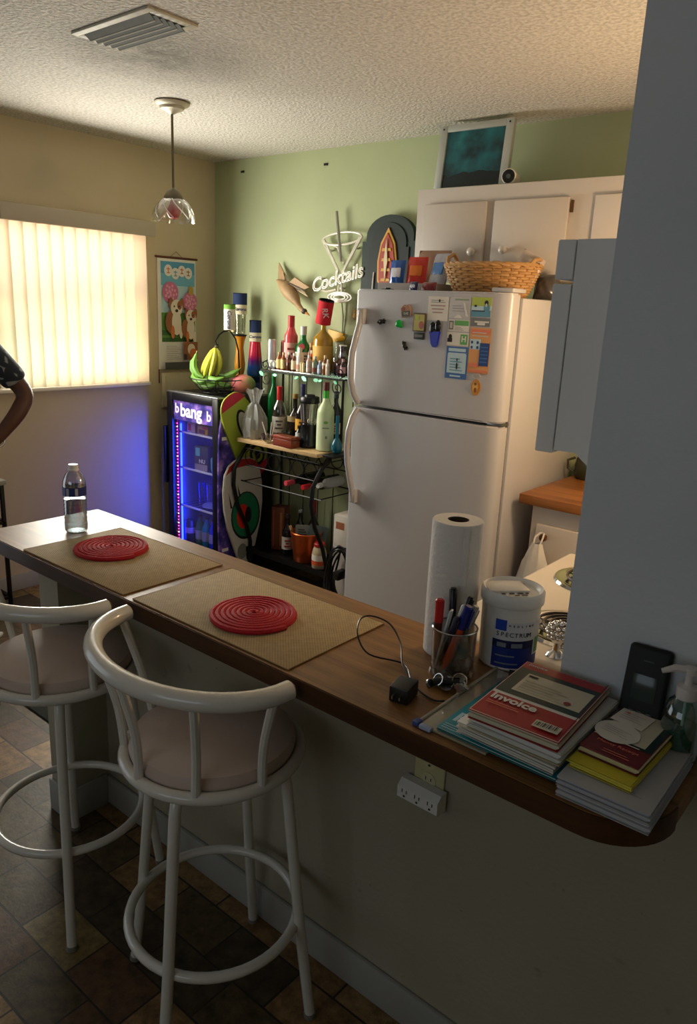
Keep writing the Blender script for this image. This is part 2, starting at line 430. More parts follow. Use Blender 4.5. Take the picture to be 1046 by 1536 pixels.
MB().lathe([(0, -.4), (.014, -.4), (.016, -.415), (.03, -.44), (.031, -.456), (.02, -.474), (0, -.48)], P('red_bulb_glass', (176, 40, 44), .25), 18).build('bulb', pl)

# ------------------------------------------------------------------ wall calendar and breaker panel
SKY, PINK, GRS, GRS2, DOGB, DOGW, DK = [P(n, c, .6) for n, c in (('calendar_sky', (84, 152, 186)), ('calendar_pink', (206, 116, 150)), ('calendar_grass', (96, 142, 62)), ('calendar_dark_grass', (58, 100, 44)), ('calendar_brown', (150, 92, 54)), ('calendar_cream', (226, 212, 190)), ('calendar_dark', (58, 46, 44)))]
PSKY = P('calendar_pale_sky', (176, 206, 214), .6); ORG = P('calendar_orange', (214, 120, 60), .6); CHAR = P('calendar_band', (76, 76, 74), .6)
ca = thing('wall_calendar', 'hanging picture calendar of two puppies on the beige wall', 'calendar', (.006, -.307, 1.19))
sheet = MB(); sheet.box(-.003, .002, -.148, .14, .0, .655, PAPER)
p = Print(sheet, on_left(.0022, 0, 0))
p.rect(-.125, .132, .57, .64, SKY); p.rect(-.125, .132, .50, .57, P('calendar_mid_sky', (112, 176, 200), .6)); p.rect(-.125, .132, .30, .50, PSKY); p.rect(-.125, .132, .17, .34, GRS); p.rect(-.125, .132, .165, .235, GRS2); p.rect(-.125, .132, .19, .205, GRS)
for u, v_, c_ in ((-.07, .588, ORG), (-.018, .572, SKY), (.03, .588, ORG), (.078, .578, DOGB)):
    p.disc(u, v_, .03, .034, PAPER); p.rect(u - .014, u + .014, v_ + .006, v_ + .011, c_); p.rect(u - .003, u + .003, v_ - .016, v_ + .018, c_); p.rect(u - .012, u + .012, v_ - .016, v_ - .011, c_)
for u, v_, r_ in ((-.06, .46, .06), (.085, .41, .055)):
    p.disc(u, v_, r_, r_ * 1.05, PINK, 22)
    for k in range(16): p.disc(u + r_ * .8 * cos(k * 2.4) * (k / 16) ** .5, v_ + r_ * .8 * sin(k * 2.4) * (k / 16) ** .5, .008, .009, P('calendar_light_pink', (232, 160, 186), .6), 8)
p.disc(.09, .475, .018, .03, P('calendar_bee', (190, 150, 60), .6), 10)
def pup(u, v_, s):
    p.disc(u - .035 * s, v_ - .08 * s, .05 * s, .07 * s, DOGB); p.disc(u, v_ - .085 * s, .036 * s, .075 * s, DOGW); p.disc(u - .03 * s, v_ - .14 * s, .014 * s, .04 * s, ORG); p.disc(u + .032 * s, v_ - .14 * s, .014 * s, .04 * s, DOGW)
    p.disc(u - .04 * s, v_ + .03 * s, .017 * s, .035 * s, DOGB, 10); p.disc(u + .042 * s, v_ + .03 * s, .017 * s, .035 * s, DOGB, 10)
    p.disc(u, v_ + .005 * s, .044 * s, .05 * s, DOGW); p.disc(u + .022 * s, v_ + .02 * s, .018 * s, .026 * s, DOGB, 12)
    p.disc(u, v_ - .012 * s, .012 * s, .01 * s, DK, 10); p.disc(u - .018 * s, v_ + .014 * s, .006 * s, .006 * s, DK, 8); p.disc(u + .018 * s, v_ + .014 * s, .006 * s, .006 * s, DK, 8)
pup(-.025, .365, 1.0); pup(.082, .315, .85)
p.lines(-.11, .0, .06, .15, 8, GREYINK, .2); p.rect(.02, .13, .055, .165, DOGB); p.disc(.08, .12, .03, .035, DOGW, 12); p.disc(.095, .095, .03, .03, ORG, 12); p.rect(.02, .045, .055, .09, DK)
p.rect(-.125, .132, .0, .042, CHAR); p.text('H', .034, .105, .02, PAPER, bold=.001)
sheet.build('picture_sheet', ca)
rd = MB(); rd.tube([(0, -.16, .664), (0, .155, .664)], .006, P('calendar_rod', (96, 52, 34), .4), 8); rd.build('top_rod', ca)
rd = MB(); rd.tube([(0, -.05, .668), (0, -.005, .70), (0, .04, .668)], .0012, P('string', (110, 84, 60), .8), 5); rd.build('hanging_string', ca)
rd = MB(); rd.tube([(.0, -.15, 0), (.0, -.15, -.085)], .004, P('calendar_rod', (96, 52, 34)), 6); rd.build('side_edge', ca)
bp_ = thing('breaker_panel', 'cream metal breaker panel on the wall below the puppy calendar', 'electrical panel', (0, -.29, 1.05))
M_pan = P('panel_cream', (206, 196, 164), .5)
MB().box(0, .012, -.15, .145, -.1, .115, M_pan, .003).build('panel_frame', bp_)
MB().box(.012, .017, -.125, .12, -.01, .1, M_pan, .002).build('panel_door', bp_)

# ------------------------------------------------------------------ refrigerator
M_frd = P('fridge_white_enamel', (190, 188, 189), .32, coat=.2, bump=.05, scale=300)
M_gask = P('grey_gasket', (92, 92, 90), .6)
fr = thing('refrigerator', 'white top-freezer refrigerator standing against the green wall', 'refrigerator', (2.18, -.41, 0))
FX0, FX1 = 1.812 - 2.18, 2.548 - 2.18
MB().box(FX0, FX1, -.28, .35, .03, 1.672, M_frd, .006).build('body', fr)
b = MB(); b.box(FX0 + .02, FX1 - .02, -.27, -.25, 0, .06, BLACK); b.box(FX0 + .03, FX0 + .1, .2, .3, 0, .03, BLACK); b.box(FX1 - .1, FX1 - .03, .2, .3, 0, .03, BLACK); b.build('toe_grille', fr)
MB().box(FX0 + .012, FX1 - .012, -.295, -.28, .07, 1.67, M_gask).build('door_gasket', fr)
def fdoor(name, z0, z1):
    prof = [(FX0, -.295), (FX0, -.352), (FX0 + .006, -.362), (FX0 + .02, -.367)]
    prof += [(FX1 - .075, -.367)] + [(FX1 - .075 + .069 * sin(a), -.367 + .038 * (1 - cos(a))) for a in [math.radians(15 * k) for k in range(1, 7)]] + [(FX1 - .006, -.295)]
    d = MB(); d.prism(prof, z0, z1, M_frd)
    bmesh.ops.bevel(d.bm, geom=[e for e in d.bm.edges if abs(e.verts[0].co.z - e.verts[1].co.z) < 1e-6], offset=.006, segments=2, affect='EDGES')
    return d.build(name, fr, angle=30)
dz = fdoor('freezer_door', 1.205, 1.688); df = fdoor('fridge_door', .075, 1.193)
def fhandle(door, pts, zb0, zb1):
    h = MB()
    h.tube(pts, [.012] + [.0135] * (len(pts) - 2) + [.012], M_frd, 10)
    h.box(FX0 + .028, FX0 + .064, -.392, -.366, zb0, zb1, M_frd, .006)
    h.build('handle', door)
hx = FX0 + .046
fhandle(dz, [(hx, -.383, 1.60), (hx, -.388, 1.55), (hx - .004, -.405, 1.49), (hx - .01, -.418, 1.43), (hx - .012, -.422, 1.37), (hx - .012, -.418, 1.31), (hx - .006, -.402, 1.25), (hx, -.376, 1.212)], 1.545, 1.61)
fhandle(df, [(hx, -.376, 1.188), (hx - .006, -.402, 1.15), (hx - .012, -.418, 1.09), (hx - .012, -.424, 1.02), (hx - .01, -.418, .95), (hx - .004, -.404, .88), (hx, -.39, .82), (hx, -.383, .775)], .765, .83)
b = MB(); b.box(FX1 - .1, FX1 - .01, -.35, -.24, 1.689, 1.706, M_frd, .006); b.build('hinge_cover', fr)
b = MB(); b.box(FX1 - .07, FX1 - .005, -.345, -.29, 1.1945, 1.2035, STEEL, .001); b.build('middle_hinge', fr)
FY = -.7779
def card(name, label, u0, u1, v0, v1, draw, base=PAPER, cat='paper', group=None, tilt=0.0, t=.0008):
    """a flat sheet held on the freezer door; u,v measured from its own centre"""
    m = MB(); hw, hh = (u1 - u0) / 2, (v1 - v0) / 2
    m.box(-hw, hw, -t, 0, -hh, hh, base)
    if draw: draw(Print(m, on_front(0, -t, 0), .0002), hw, hh)
    o = m.build(name, loc=((u0 + u1) / 2, FY - .0006, (v0 + v1) / 2), rot=(0, math.radians(tilt), 0))
    return tag(o, label, cat, group)
CREAM = P('cream_card', (206, 198, 184), .7); LIME = P('lime_print', (178, 196, 84), .6); TEALP = P('water_print', (96, 150, 172), .6); GRNP = P('green_print', (104, 170, 98), .6); BLUP = P('navy_blue_print', (64, 110, 172), .6); BLUD = P('deep_blue_print', (40, 72, 132), .6); PALEB = P('pale_blue_print', (188, 214, 224), .6); ORGP = P('orange_card', (220, 158, 98), .65); SALM = P('salmon_print', (226, 128, 98), .65); SILV = P('silver_grey_print', (120, 122, 120), .5)
def d1(p, w, h):
    p.lines(-w * .7, w * .7, h * .5, h * .8, 2, GREYINK, .4); p.disc(.006, h * .66, .004, .006, INK, 8)
    for k, s in enumerate((.72, .6, .5)): p.rect(-w * s, w * s, h * (.2 - .28 * k), h * (.3 - .28 * k), P('faint_red_ink', (176, 148, 142), .7))
card('appointment_card', 'white printed card taped at the top of the freezer door beside the blue magnet', 2.184, 2.278, 1.575, 1.667, d1)
def d2(p, w, h):
    p.rect(-w * .5, w * .8, h * .7, h * .85, P('sage_ink', (140, 160, 130), .7)); p.lines(-w * .7, w * .5, -h * .3, h * .4, 3, GREYINK, .25)
    p.poly([(w * .3, h * .5), (w * .45, h * .5), (w * .85, -h * .8), (w * .6, -h * .7)], PAPER); p.poly([(-w * .5, -h * .9), (w * .3, -h * .9), (w * .1, -h * .65), (-w * .2, -h * .6)], PAPER)
card('plastic_card_sleeve', 'shiny clear plastic card sleeve on the freezer door left of the green and blue card', 2.284, 2.378, 1.586, 1.667, d2, P('sleeve_card', (190, 184, 176), .12, coat=.8), 'card sleeve')
def d3(p, w, h):
    p.rect(-w, w, h * .1, h, LIME); p.rect(-w, w, -h, h * .1, PALEB); p.rect(-w, w, -h, -h * .35, TEALP)
    p.disc(w * .55, -h * .15, w * .3, h * .55, TEALP); p.disc(w * .5, h * .45, w * .2, h * .25, INK, 12); p.disc(w * .5, h * .2, w * .1, h * .2, CREAM, 10); p.rect(-w * .7, -w * .45, h * .0, h * .2, INK); p.rect(-w * .9, w * .4, -h * .45, -h * .35, INK)
card('postcard', 'lime green and water blue picture postcard at the top right of the freezer door', 2.382, 2.466, 1.598, 1.669, d3, cat='card')
def d4(p, w, h):
    p.rect(-w * .95, -w * .5, -h * .75, h * .75, SILV); p.rect(-w * .85, -w * .6, -h * .5, h * .5, CREAM); p.rect(-w * .4, w * .95, h * .0, h * .85, GRNP); p.lines(-w * .35, w * .5, -h * .8, -h * .1, 3, GREYINK, .3)
card('green_header_card', 'small white business card with a green band under the plastic sleeve', 2.285, 2.378, 1.540, 1.584, d4, cat='card')
def d5(p, w, h):
    p.rect(-w * .95, w * .95, h * .3, h * .9, SILV); p.rect(-w * .6, w * .9, -h * .1, h * .25, PAPER); p.rect(-w * .3, w * .5, -h * .7, -h * .15, PAPER)
card('grey_magnet_strip', 'narrow grey printed magnet strip below the lime postcard', 2.384, 2.466, 1.563, 1.594, d5, SILV, 'magnet')
def d6(p, w, h):
    p.disc(-w * .7, h * .3, .008, .01, INK, 10); p.rect(-w * .95, -w * .5, -h * .5, h * .1, INK); p.rect(w * .25, w * .9, -h * .8, h * .75, GRNP); p.text('H', h * 1.2, w * .57, 0, PAPER, bold=.001)
card('green_h_card', 'white card with a green block letter H on the freezer door', 2.283, 2.380, 1.486, 1.536, d6, cat='card')
def d7(p, w, h):
    p.rect(-w * .93, w * .93, h * .72, h * .93, SALM); p.lines(-w * .8, w * .75, h * .62, h * .9, 2, CREAM, .3); p.rect(-w * .95, w * .1, h * .05, h * .5, PALEB)
    for a in (-.75, -.2):
        for c in (.14, .36): p.disc(a * w, c * h, .005, .006, BLUD, 8)
    p.rect(w * .05, w * .95, -h * .65, h * .35, BLUD)
    for k in range(5): p.rect(w * .15, w * .85, h * (-.5 + .16 * k), h * (-.45 + .16 * k), BLUP)
    p.rect(-w * .9, w * .0, -h * .72, -h * .55, SALM); p.rect(-w * .95, w * .9, -h * .95, -h * .85, SALM)
card('orange_flyer', 'orange flyer with a dark blue box on the right of the freezer door', 2.386, 2.476, 1.388, 1.558, d7, ORGP)
def d8(p, w, h):
    p.rect(-w * .8, w * .8, h * .7, h * .9, PALEB); p.rect(-w * .85, w * .9, -h * .65, h * .55, PALEB); p.rect(-w * .8, w * .85, h * .55, h * .62, PALEB)
    p.lines(-w * .6, w * .6, -h * .5, h * .4, 5, TEALP, .3); p.disc(.004, -h * .2, .004, .014, INK, 10); p.disc(.004, h * .2, .003, .007, INK, 8); p.rect(-w * .5, w * .5, -h * .88, -h * .78, PALEB)
card('blue_flyer', 'blue flyer with a pale rounded panel, lowest sheet on the freezer door', 2.285, 2.382, 1.360, 1.482, d8, BLUP)
def magnet(name, label, loc, fn, cat='magnet', ry=0):
    m = MB(); fn(m); o = m.build(name, loc=(loc[0], FY - .0008, loc[1]), rot=(0, math.radians(ry), 0)); return tag(o, label, cat)
M_dk = P('dark_pewter', (34, 36, 36), .4, .3)
def turtle(m):
    m.ball((0, -.007, 0), (.011, .007, .009), M_dk)
    for a in (35, 145, 215, 325): m.ball((.013 * cos(math.radians(a)), -.003, .011 * sin(math.radians(a))), (.006, .003, .004), M_dk, 8, 6)
    m.ball((-.017, -.005, 0), (.006, .004, .005), M_dk, 8, 6); m.tube([(.01, -.003, 0), (.02, -.002, .002)], .002, M_dk, 5)
magnet('turtle_magnet', 'tiny black animal magnet nearest the freezer handle', (1.961, 1.560), turtle, ry=-12)
magnet('turtle_magnet', 'tiny black animal magnet lowest on the freezer door', (2.086, 1.469), turtle, ry=60)
magnet('clover_magnet', 'glossy bright green round magnet on the freezer door', (2.052, 1.556), lambda m: (m.ball((0, -.008, 0), (.016, .008, .016), P('green_glass', (28, 168, 72), .12)), m.ball((-.012, -.004, -.006), (.008, .004, .008), P('green_glass', (28, 168, 72), .12)), m.ball((.01, -.004, -.01), (.008, .004, .008), P('green_glass', (28, 168, 72), .12))))
def souvenir(m):
    tan = P('souvenir_tan', (168, 128, 100), .6)
    m.prism([(-.022, -.024), (.022, -.02), (.024, .006), (.014, .026), (.002, .018), (-.008, .026), (-.024, .012)], 0, .008, tan, FRONT)
    p = Print(m, on_front(0, -.008, 0)); p.rect(-.019, .02, -.02, 0, P('souvenir_slate', (72, 82, 82), .6)); p.text('THE', .014, 0, -.01, PAPER); p.disc(-.012, .009, .008, .008, P('souvenir_red', (150, 84, 66), .6), 10)
magnet('souvenir_magnet', 'brown cut-out souvenir magnet above the green round magnet', (2.083, 1.606), souvenir, ry=-8)
def framed(m):
    m.box(-.03, .03, -.006, 0, -.036, .036, P('bronze_frame', (92, 78, 56), .5), .001)
    p = Print(m, on_front(0, -.006, 0)); p.rect(-.025, .025, -.031, .031, P('olive_picture', (186, 178, 110), .6)); p.disc(.012, -.01, .012, .016, P('rose_picture', (176, 104, 98), .6), 12); p.rect(-.02, .0, .01, .025, LIME)
magnet('framed_picture_magnet', 'small bronze framed picture magnet left of the blue clip', (2.150, 1.565), framed)
magnet('dark_label_magnet', 'small dark rectangular magnet just under the bronze framed one', (2.152, 1.514), lambda m: (m.box(-.025, .025, -.005, 0, -.015, .012, P('charcoal_magnet', (50, 58, 56), .5), .001), Print(m, on_front(0, -.005, 0)).rect(-.02, .018, -.006, .004, SILV)))
def heart(m):
    blk, blu = P('clip_black', (14, 16, 20), .2), P('cobalt_plastic', (22, 40, 168), .15)
    m.prism([(-.024, .0), (.022, .002), (.014, -.05), (.004, -.06), (-.006, -.058), (-.014, -.045)], 0, .012, blu, FRONT)
    m.ball((-.013, -.006, .012), (.014, .008, .026), blk); m.ball((.011, -.006, .02), (.0135, .008, .026), blk)
magnet('clip_magnet', 'glossy cobalt blue and black heart-shaped clip magnet', (2.229, 1.533), heart, 'magnet clip')
def oval(m):
    m.lathe([(0, -.004), (.02, -.004), (.021, 0), (0, 0)], P('amber_enamel', (206, 142, 52), .4), 24, R('X', -90) @ Matrix.Diagonal((1, 1.5, -1, 1)))
    p = Print(m, on_front(0, -.0042, 0)); p.disc(0, .002, .013, .02, P('oval_gold', (226, 178, 92), .5)); p.disc(.001, -.01, .006, .01, P('oval_rust', (140, 76, 36), .5), 10); p.disc(0, .014, .006, .006, P('oval_rust', (140, 76, 36)), 10)
    for s in (-1, 1): m.tube([(0, -.002, .032), (s * .01, -.003, .036), (s * .018, -.003, .042), (s * .016, -.003, .048)], .0014, P('pale_tin', (180, 172, 164), .4), 5)
    m.box(-.012, .012, -.003, 0, .046, .054, P('pale_tin', (180, 172, 164)))
magnet('oval_magnet', 'oval orange medallion magnet with a wire bow under the orange flyer', (2.429, 1.335), oval)

# things on the refrigerator
FT = 1.6725
tr = thing('grey_tray', 'low pale grey tray of snack packets on top of the refrigerator', 'tray', (1.955, -.52, FT))
M_tray = P('tray_grey', (156, 150, 148), .4)
t_ = MB(); t_.box(-.15, .16, -.1, .12, 0, .006, M_tray); t_.box(-.15, .16, -.1, -.094, .006, .048, M_tray); t_.box(-.15, .16, .114, .12, .006, .048, M_tray); t_.box(-.15, -.144, -.094, .114, .006, .048, M_tray); t_.box(.154, .16, -.094, .114, .006, .048, M_tray); t_.build('tray_shell', tr)
def packet(name, label, loc, w, h, col, rz, tilt, deco=None, cat='snack packet', th=.028):
    m = MB(); mt = P('foil_%d_%d_%d' % col, col, .28, coat=.5, bump=.25, scale=35)
    t = bmesh.new(); nu, nv = 10, 12; g = {}
    for sd in (1, -1):
        for i in range(nu + 1):
            for j in range(nv + 1):
                u, v = i / nu * 2 - 1, j / nv * 2 - 1
                e = (1 - abs(u) ** 3) * (1 - abs(v) ** 3)
                if sd == -1 and e < 1e-9: g[(sd, i, j)] = g[(1, i, j)]; continue
                g[(sd, i, j)] = t.verts.new((u * w / 2, -sd * th / 2 * e * (1 + .15 * sin(9 * u + 5 * v)), (v + 1) * h / 2))
        for i in range(nu):
            for j in range(nv): t.faces.new((g[(sd, i, j)], g[(sd, i + 1, j)], g[(sd, i + 1, j + 1)], g[(sd, i, j + 1)]))
    k = m.mi(mt); m.add(t, k)
    if deco:
        dm = P('deco_%d_%d_%d' % deco, deco, .4)
        m.box(-w * .32, w * .32, -th * .56, -th * .35, h * .45, h * .75, dm, .004)
    o = m.build(name, loc=loc, rot=(math.radians(tilt), 0, math.radians(rz)), angle=60)
    return tag(o, label, cat)
packet('snack_packet', 'blue snack packet standing leftmost in the tray on the refrigerator', (1.858, -.56, FT + .012), .075, .135, (28, 86, 172), 4, -6, (232, 232, 240))
packet('snack_packet', 'bright red snack packet beside the blue one in the tray', (1.95, -.545, FT + .012), .095, .15, (206, 44, 30), 8, -8, (230, 120, 40))
packet('snack_packet', 'clear and silver snack bag with a blue stripe at the right of the tray', (2.05, -.545, FT + .012), .1, .17, (158, 160, 172), -12, -16, (70, 120, 180))
packet('snack_packet', 'brownish clear snack bag lying behind the red packet', (1.96, -.455, FT + .012), .16, .19, (152, 116, 92), 5, -14)
packet('snack_packet', 'dark red snack packet lying in front of the wicker basket', (2.098, -.66, FT + .003), .07, .05, (122, 28, 30), 0, -10, th=.03)
packet('snack_packet', 'small navy and white packet between tray and wicker basket', (2.03, -.672, FT + .003), .045, .05, (26, 34, 84), -6, -8, (214, 220, 236), th=.02)
m = MB(); m.box(-.03, .03, -.016, .016, 0, .022, P('glossy_black', (12, 22, 18), .12), .008); m.cyl(.012, .022, .026, BLACK)
tag(m.build('small_black_box', loc=(1.90, -.672, FT)), 'small glossy black rounded box in front of the grey tray on the refrigerator', 'box')
wk = thing('wicker_basket', 'honey coloured wicker basket on top of the refrigerator', 'basket', (2.325, -.55, FT))
wk.scale = (1, 1, .86)
M_wk = P('wicker', (182, 140, 88), .6, var=.3, scale=40); M_wk2 = P('wicker_dark', (140, 100, 58), .65, var=.3, scale=40)
def bell(z): return .115 + .05 * (z / .135) ** .8
bb = MB(); nstake = 32; rows_ = 12
for j in range(rows_):
    z = .008 + j * .0112; pts = []
    for i in range(nstake * 2):
        a = 2 * PI * i / (nstake * 2); r_ = bell(z) + (.0042 if (i // 2 + j) % 2 else -.0042)
        pts.append((1.2 * r_ * cos(a), .82 * r_ * sin(a), z))
    bb.tube(pts, .0062, M_wk, 5, closed=True)
bb.lathe([(0, .001), (.112, .001), (.115, .008), (0, .008)], M_wk2, 28, rx=1.2, ry=.82)
bb.build('woven_wall', wk, angle=70)
st = MB()
for i in range(nstake):
    a = 2 * PI * i / nstake
    st.tube([(1.2 * bell(z) * cos(a), .82 * bell(z) * sin(a), z) for z in (.004, .05, .1, .14)], .0042, M_wk2, 5)
st.build('stakes', wk)
rm = MB()
for k in range(2): rm.tube([(1.2 * (.167 + .004 * sin(14 * a + k * PI)) * cos(a), .82 * (.167 + .004 * sin(14 * a + k * PI)) * sin(a), .143 + .005 * cos(14 * a + k * PI)) for a in [2 * PI * i / 84 for i in range(84)]], .0075, M_wk, 6, closed=True)
rm.build('braided_rim', wk)
hd = MB(); hd.tube([(-.186, -.045, .14), (-.19, -.03, .178), (-.185, 0, .196), (-.19, .03, .178), (-.186, .045, .14)], .0085, M_wk, 7); hd.build('handle', wk)
hd = MB(); hd.tube([(.187, -.045, .14), (.196, -.03, .165), (.198, 0, .172), (.196, .03, .165), (.187, .045, .14)], .0085, M_wk, 7); hd.build('handle', wk)
packet('plastic_bag', 'clear plastic bag poking out of the right side of the wicker basket', (2.445, -.55, FT + .06), .1, .12, (190, 176, 166), 10, -4, th=.035, cat='plastic bag').rotation_euler.y = math.radians(28)
packet('dark_plastic_bag', 'crumpled dark grey bag lying right of the wicker basket', (2.515, -.45, FT + .002), .1, .1, (70, 64, 58), 4, -14, cat='plastic bag', th=.06)

# ------------------------------------------------------------------ cabinets over the refrigerator
M_cab = P('cabinet_offwhite', (198, 190, 180), .5, bump=.06, scale=14)
wc = thing('upper_cabinet', 'off-white wall cabinet with knobbed doors above the refrigerator', 'cabinet', (1.80, 0, 1.75))
MB().box(0, 1.93, -.33, 0, 0, .384, M_cab, .004).build('cabinet_body', wc)
f = MB(); f.box(0, 1.93, -.35, -.33, 0, .384, M_cab, .003); f.build('face_frame', wc)
M_knob = P('white_porcelain', (222, 214, 204), .18)
def cdoor(x0, x1, kx, kz):
    d = MB(); d.box(x0, x1, -.369, -.351, .02, .318, M_cab, .005); o = d.build('door', wc)
    k = MB(); k.lathe([(0, 0), (.008, 0), (.008, .012), (.017, .018), (.017, .027), (.01, .033), (0, .034)], M_knob, 18, T(kx, -.369, kz) @ R('X', 90)); k.build('knob', o)
    return o
cdoor(.05, .366, .322, .114); cdoor(.404, .735, .474, .12); cdoor(.84, 1.2, .9, .11)
for z in (.06, .26): MB().box(.738, .75, -.356, -.3505, z, z + .045, P('rusty_hinge', (104, 74, 46), .5, .5)).build('hinge', wc)
CT = 1.75 + .3845
pic = thing('framed_picture', 'silver framed dark teal night-sky picture leaning on top of the cabinet', 'picture', (1.995, -.235, CT), 0)
lean = R('X', -6)
M_tf = P('brushed_silver_frame', (186, 192, 186), .35, .5)
g_ = MB()
for a in ((-.185, -.148, 0, .283), (.148, .185, 0, .283)): g_.box(a[0], a[1], -.012, .012, a[2], a[3], M_tf, .002, lean)
g_.box(-.148, .148, -.012, .012, .255, .283, M_tf, .002, lean); g_.box(-.148, .148, -.012, .012, 0, .018, M_tf, .002, lean)
for x in (-.166, .166): g_.ball((x, -.013, .268), .004, INK, 8, 6, lean)
g_.build('frame', pic)
def tealart():
    m, nt, b, N, L = nodes_mat('teal_cloud_print')
    tc = N('TexCoord'); n = N('TexNoise'); n.inputs['Scale'].default_value = 9; n.inputs['Detail'].default_value = 6
    sp = N('SeparateXYZ'); L(tc.outputs['Object'], sp.inputs[0]); L(tc.outputs['Object'], n.inputs['Vector'])
    r = ramp(N, [(.35, (10, 46, 54)), (.6, (26, 104, 112)), (.75, (58, 140, 140))]); L(n.outputs['Fac'], r.inputs['Fac'])
    a = N('Math'); a.operation = 'MULTIPLY_ADD'; a.inputs[1].default_value = .09; L(n.outputs['Fac'], a.inputs[0]); a.inputs[2].default_value = .035
    lt = N('Math'); lt.operation = 'LESS_THAN'; L(sp.outputs['Z'], lt.inputs[0]); L(a.outputs[0], lt.inputs[1])
    mx = N('Mix'); mx.data_type = 'RGBA'; mx.inputs['B'].default_value = rgb(12, 34, 40); L(lt.outputs[0], mx.inputs['Factor']); L(r.outputs['Color'], mx.inputs['A'])
    L(mx.outputs['Result'], b.inputs['Base Color']); b.inputs['Roughness'].default_value = .25
    return m
MB().box(-.149, .149, -.004, .004, .016, .257, tealart(), M=lean).build('print', pic)
sc_ = thing('security_camera', 'small white bullet security camera on top of the cabinet by the teal picture', 'camera', (2.232, -.30, CT))
sc_.scale = (.9, .9, .9)
o_ = T(0, 0, .034) @ R('Z', 12) @ R('X', 90)
MB().lathe([(0, -.07), (.024, -.07), (.03, -.06), (.034, .02), (.034, .034), (.03, .036), (.0, .03)], P('camera_white', (222, 218, 206), .4), 24, o_).build('housing', sc_)
k = MB(); k.lathe([(0, .031), (.03, .0365), (.029, .039), (.02, .036), (0, .036)], BLACK, 24, o_); k.lathe([(0, .037), (.011, .038), (.009, .041), (0, .042)], P('lens_glass', (70, 84, 82), .1), 16, o_); k.build('lens', sc_)
k = MB(); k.cyl(.024, 0, .006, WHITE, 18); k.tube([(0, 0, .004), (0, .012, .014), (0, .02, .02)], .006, WHITE, 8); k.build('base', sc_)

# ------------------------------------------------------------------ kitchen corner on the right
sd = thing('wall_mounted_cabinet', 'grey-lit cabinet end with edge-on doors beside the right wall', 'cabinet', (3.27, -1.9, 1.32))
M_sc = P('cabinet_pale_blue_white', (206, 208, 208), .45)
s_ = MB(); s_.prism([(0, .03), (.045, .03), (.085, 0), (.468, 0), (.468, .436), (0, .436)], 0, .76, M_sc, Matrix(((1, 0, 0, 0), (0, 0, 1, 0), (0, 1, 0, 0), (0, 0, 0, 1)))); s_.build('cabinet_body', sd)
MB().box(-.042, -.003, 0, .36, .022, .354, M_sc, .003).build('door', sd)
MB().box(-.040, -.003, 0.0, .36, .362, .436, M_sc, .003).build('drawer_front', sd)
M_bw = wood('butcher_block_kitchen', (112, 66, 32), (172, 112, 58), 0, .4)
wt = MB(); wt.box(2.585, 3.735, -.63, -.004, .882, .922, M_bw, .004); tag(wt.build('wooden_worktop'), 'wooden kitchen worktop in the corner right of the refrigerator', 'worktop')
bc = thing('base_cabinet', 'white base cabinet under the wooden kitchen worktop', 'cabinet', (2.635, -.6, 0))
MB().box(0, 1.1, 0, .59, 0, .88, M_cab, .003).build('cabinet_body', bc)
dd = MB().box(.03, .42, -.018, -.0005, .12, .81, M_cab, .005).build('door', bc)
dd2 = MB(); dd2.lathe([(0, 0), (.008, 0), (.008, .012), (.016, .018), (.014, .028), (0, .03)], P('rust_brass', (120, 78, 40), .4, .6), 14, T(.075, -.018, .765) @ R('X', 90)); dd2.build('knob', dd)
def hangbag():
    m = MB(); t = bmesh.new(); mt = P('white_plastic_film', (226, 222, 214), .3, trans=.15)
    rows = []
    for j, (z, w, d) in enumerate([(.0, .018, .012), (-.03, .03, .02), (-.08, .05, .03), (-.16, .065, .042), (-.24, .072, .05), (-.32, .07, .045), (-.36, .05, .03), (-.37, .0, .0)]):
        rows.append([t.verts.new(((w + .006 * sin(5 * a + j)) * cos(a), (d * (1 + .18 * sin(7 * a + j))) * sin(a), z)) for a in [2 * PI * i / 20 for i in range(20)]])
    for a, b in zip(rows, rows[1:]):
        for i in range(20): t.faces.new((a[i], a[(i + 1) % 20], b[(i + 1) % 20], b[i]))
    m.add(t, m.mi(mt)); o = m.build('bag_body', None, angle=70); return o
pb = thing('plastic_bag', 'white plastic shopping bag hanging from the base cabinet knob', 'plastic bag', (2.708, -.685, .752))
hb = hangbag(); hb.parent = pb
l_ = MB(); 
for s in (-1, 1): l_.tube([(s * .014, 0, -.005), (s * .016, .015, .02), (s * .008, .04, .0315), (0, .045, .0315)], .004, P('white_plastic_film', (226, 222, 214)), 6)
l_.build('handle', pb)
jr = thing('dark_jar', 'dark green jar at the back of the wooden kitchen worktop', 'jar', (2.66, -.135, .9225))
M_jar = P('dark_green_glaze', (52, 54, 36), .2)
MB().lathe([(0, 0), (.05, 0), (.058, .01), (.06, .06), (.05, .1), (.045, .11), (.04, .11), (0, .1)], M_jar, 22).build('jar_body', jr)
h_ = MB(); h_.tube([(-.055, -.02, .09), (-.085, -.03, .075), (-.08, -.03, .04), (-.056, -.02, .025)], .006, M_jar, 8); h_.build('handle', jr)
sv = thing('electric_stove', 'white electric stove with coil burners behind the tub of wipes', 'stove', (3.39, -1.58, 0))
M_st = P('stove_enamel', (226, 214, 196), .22)
MB().box(-.30, .34, -.38, .37, .03, .885, M_st, .005).build('stove_body', sv)
MB().box(-.34, .345, -.385, .38, .886, .918, M_st, .014, seg=3).build('cooktop', sv)
b = MB(); b.box(.30, .343, -.38, .37, .919, 1.04, M_st, .006); b.build('backguard', sv)
b = MB(); b.box(-.318, -.3005, -.34, .34, .25, .74, M_st, .005); b.tube([(-.35, -.28, .7), (-.35, .28, .7)], .01, CHROME, 8); b.build('oven_door', sv)
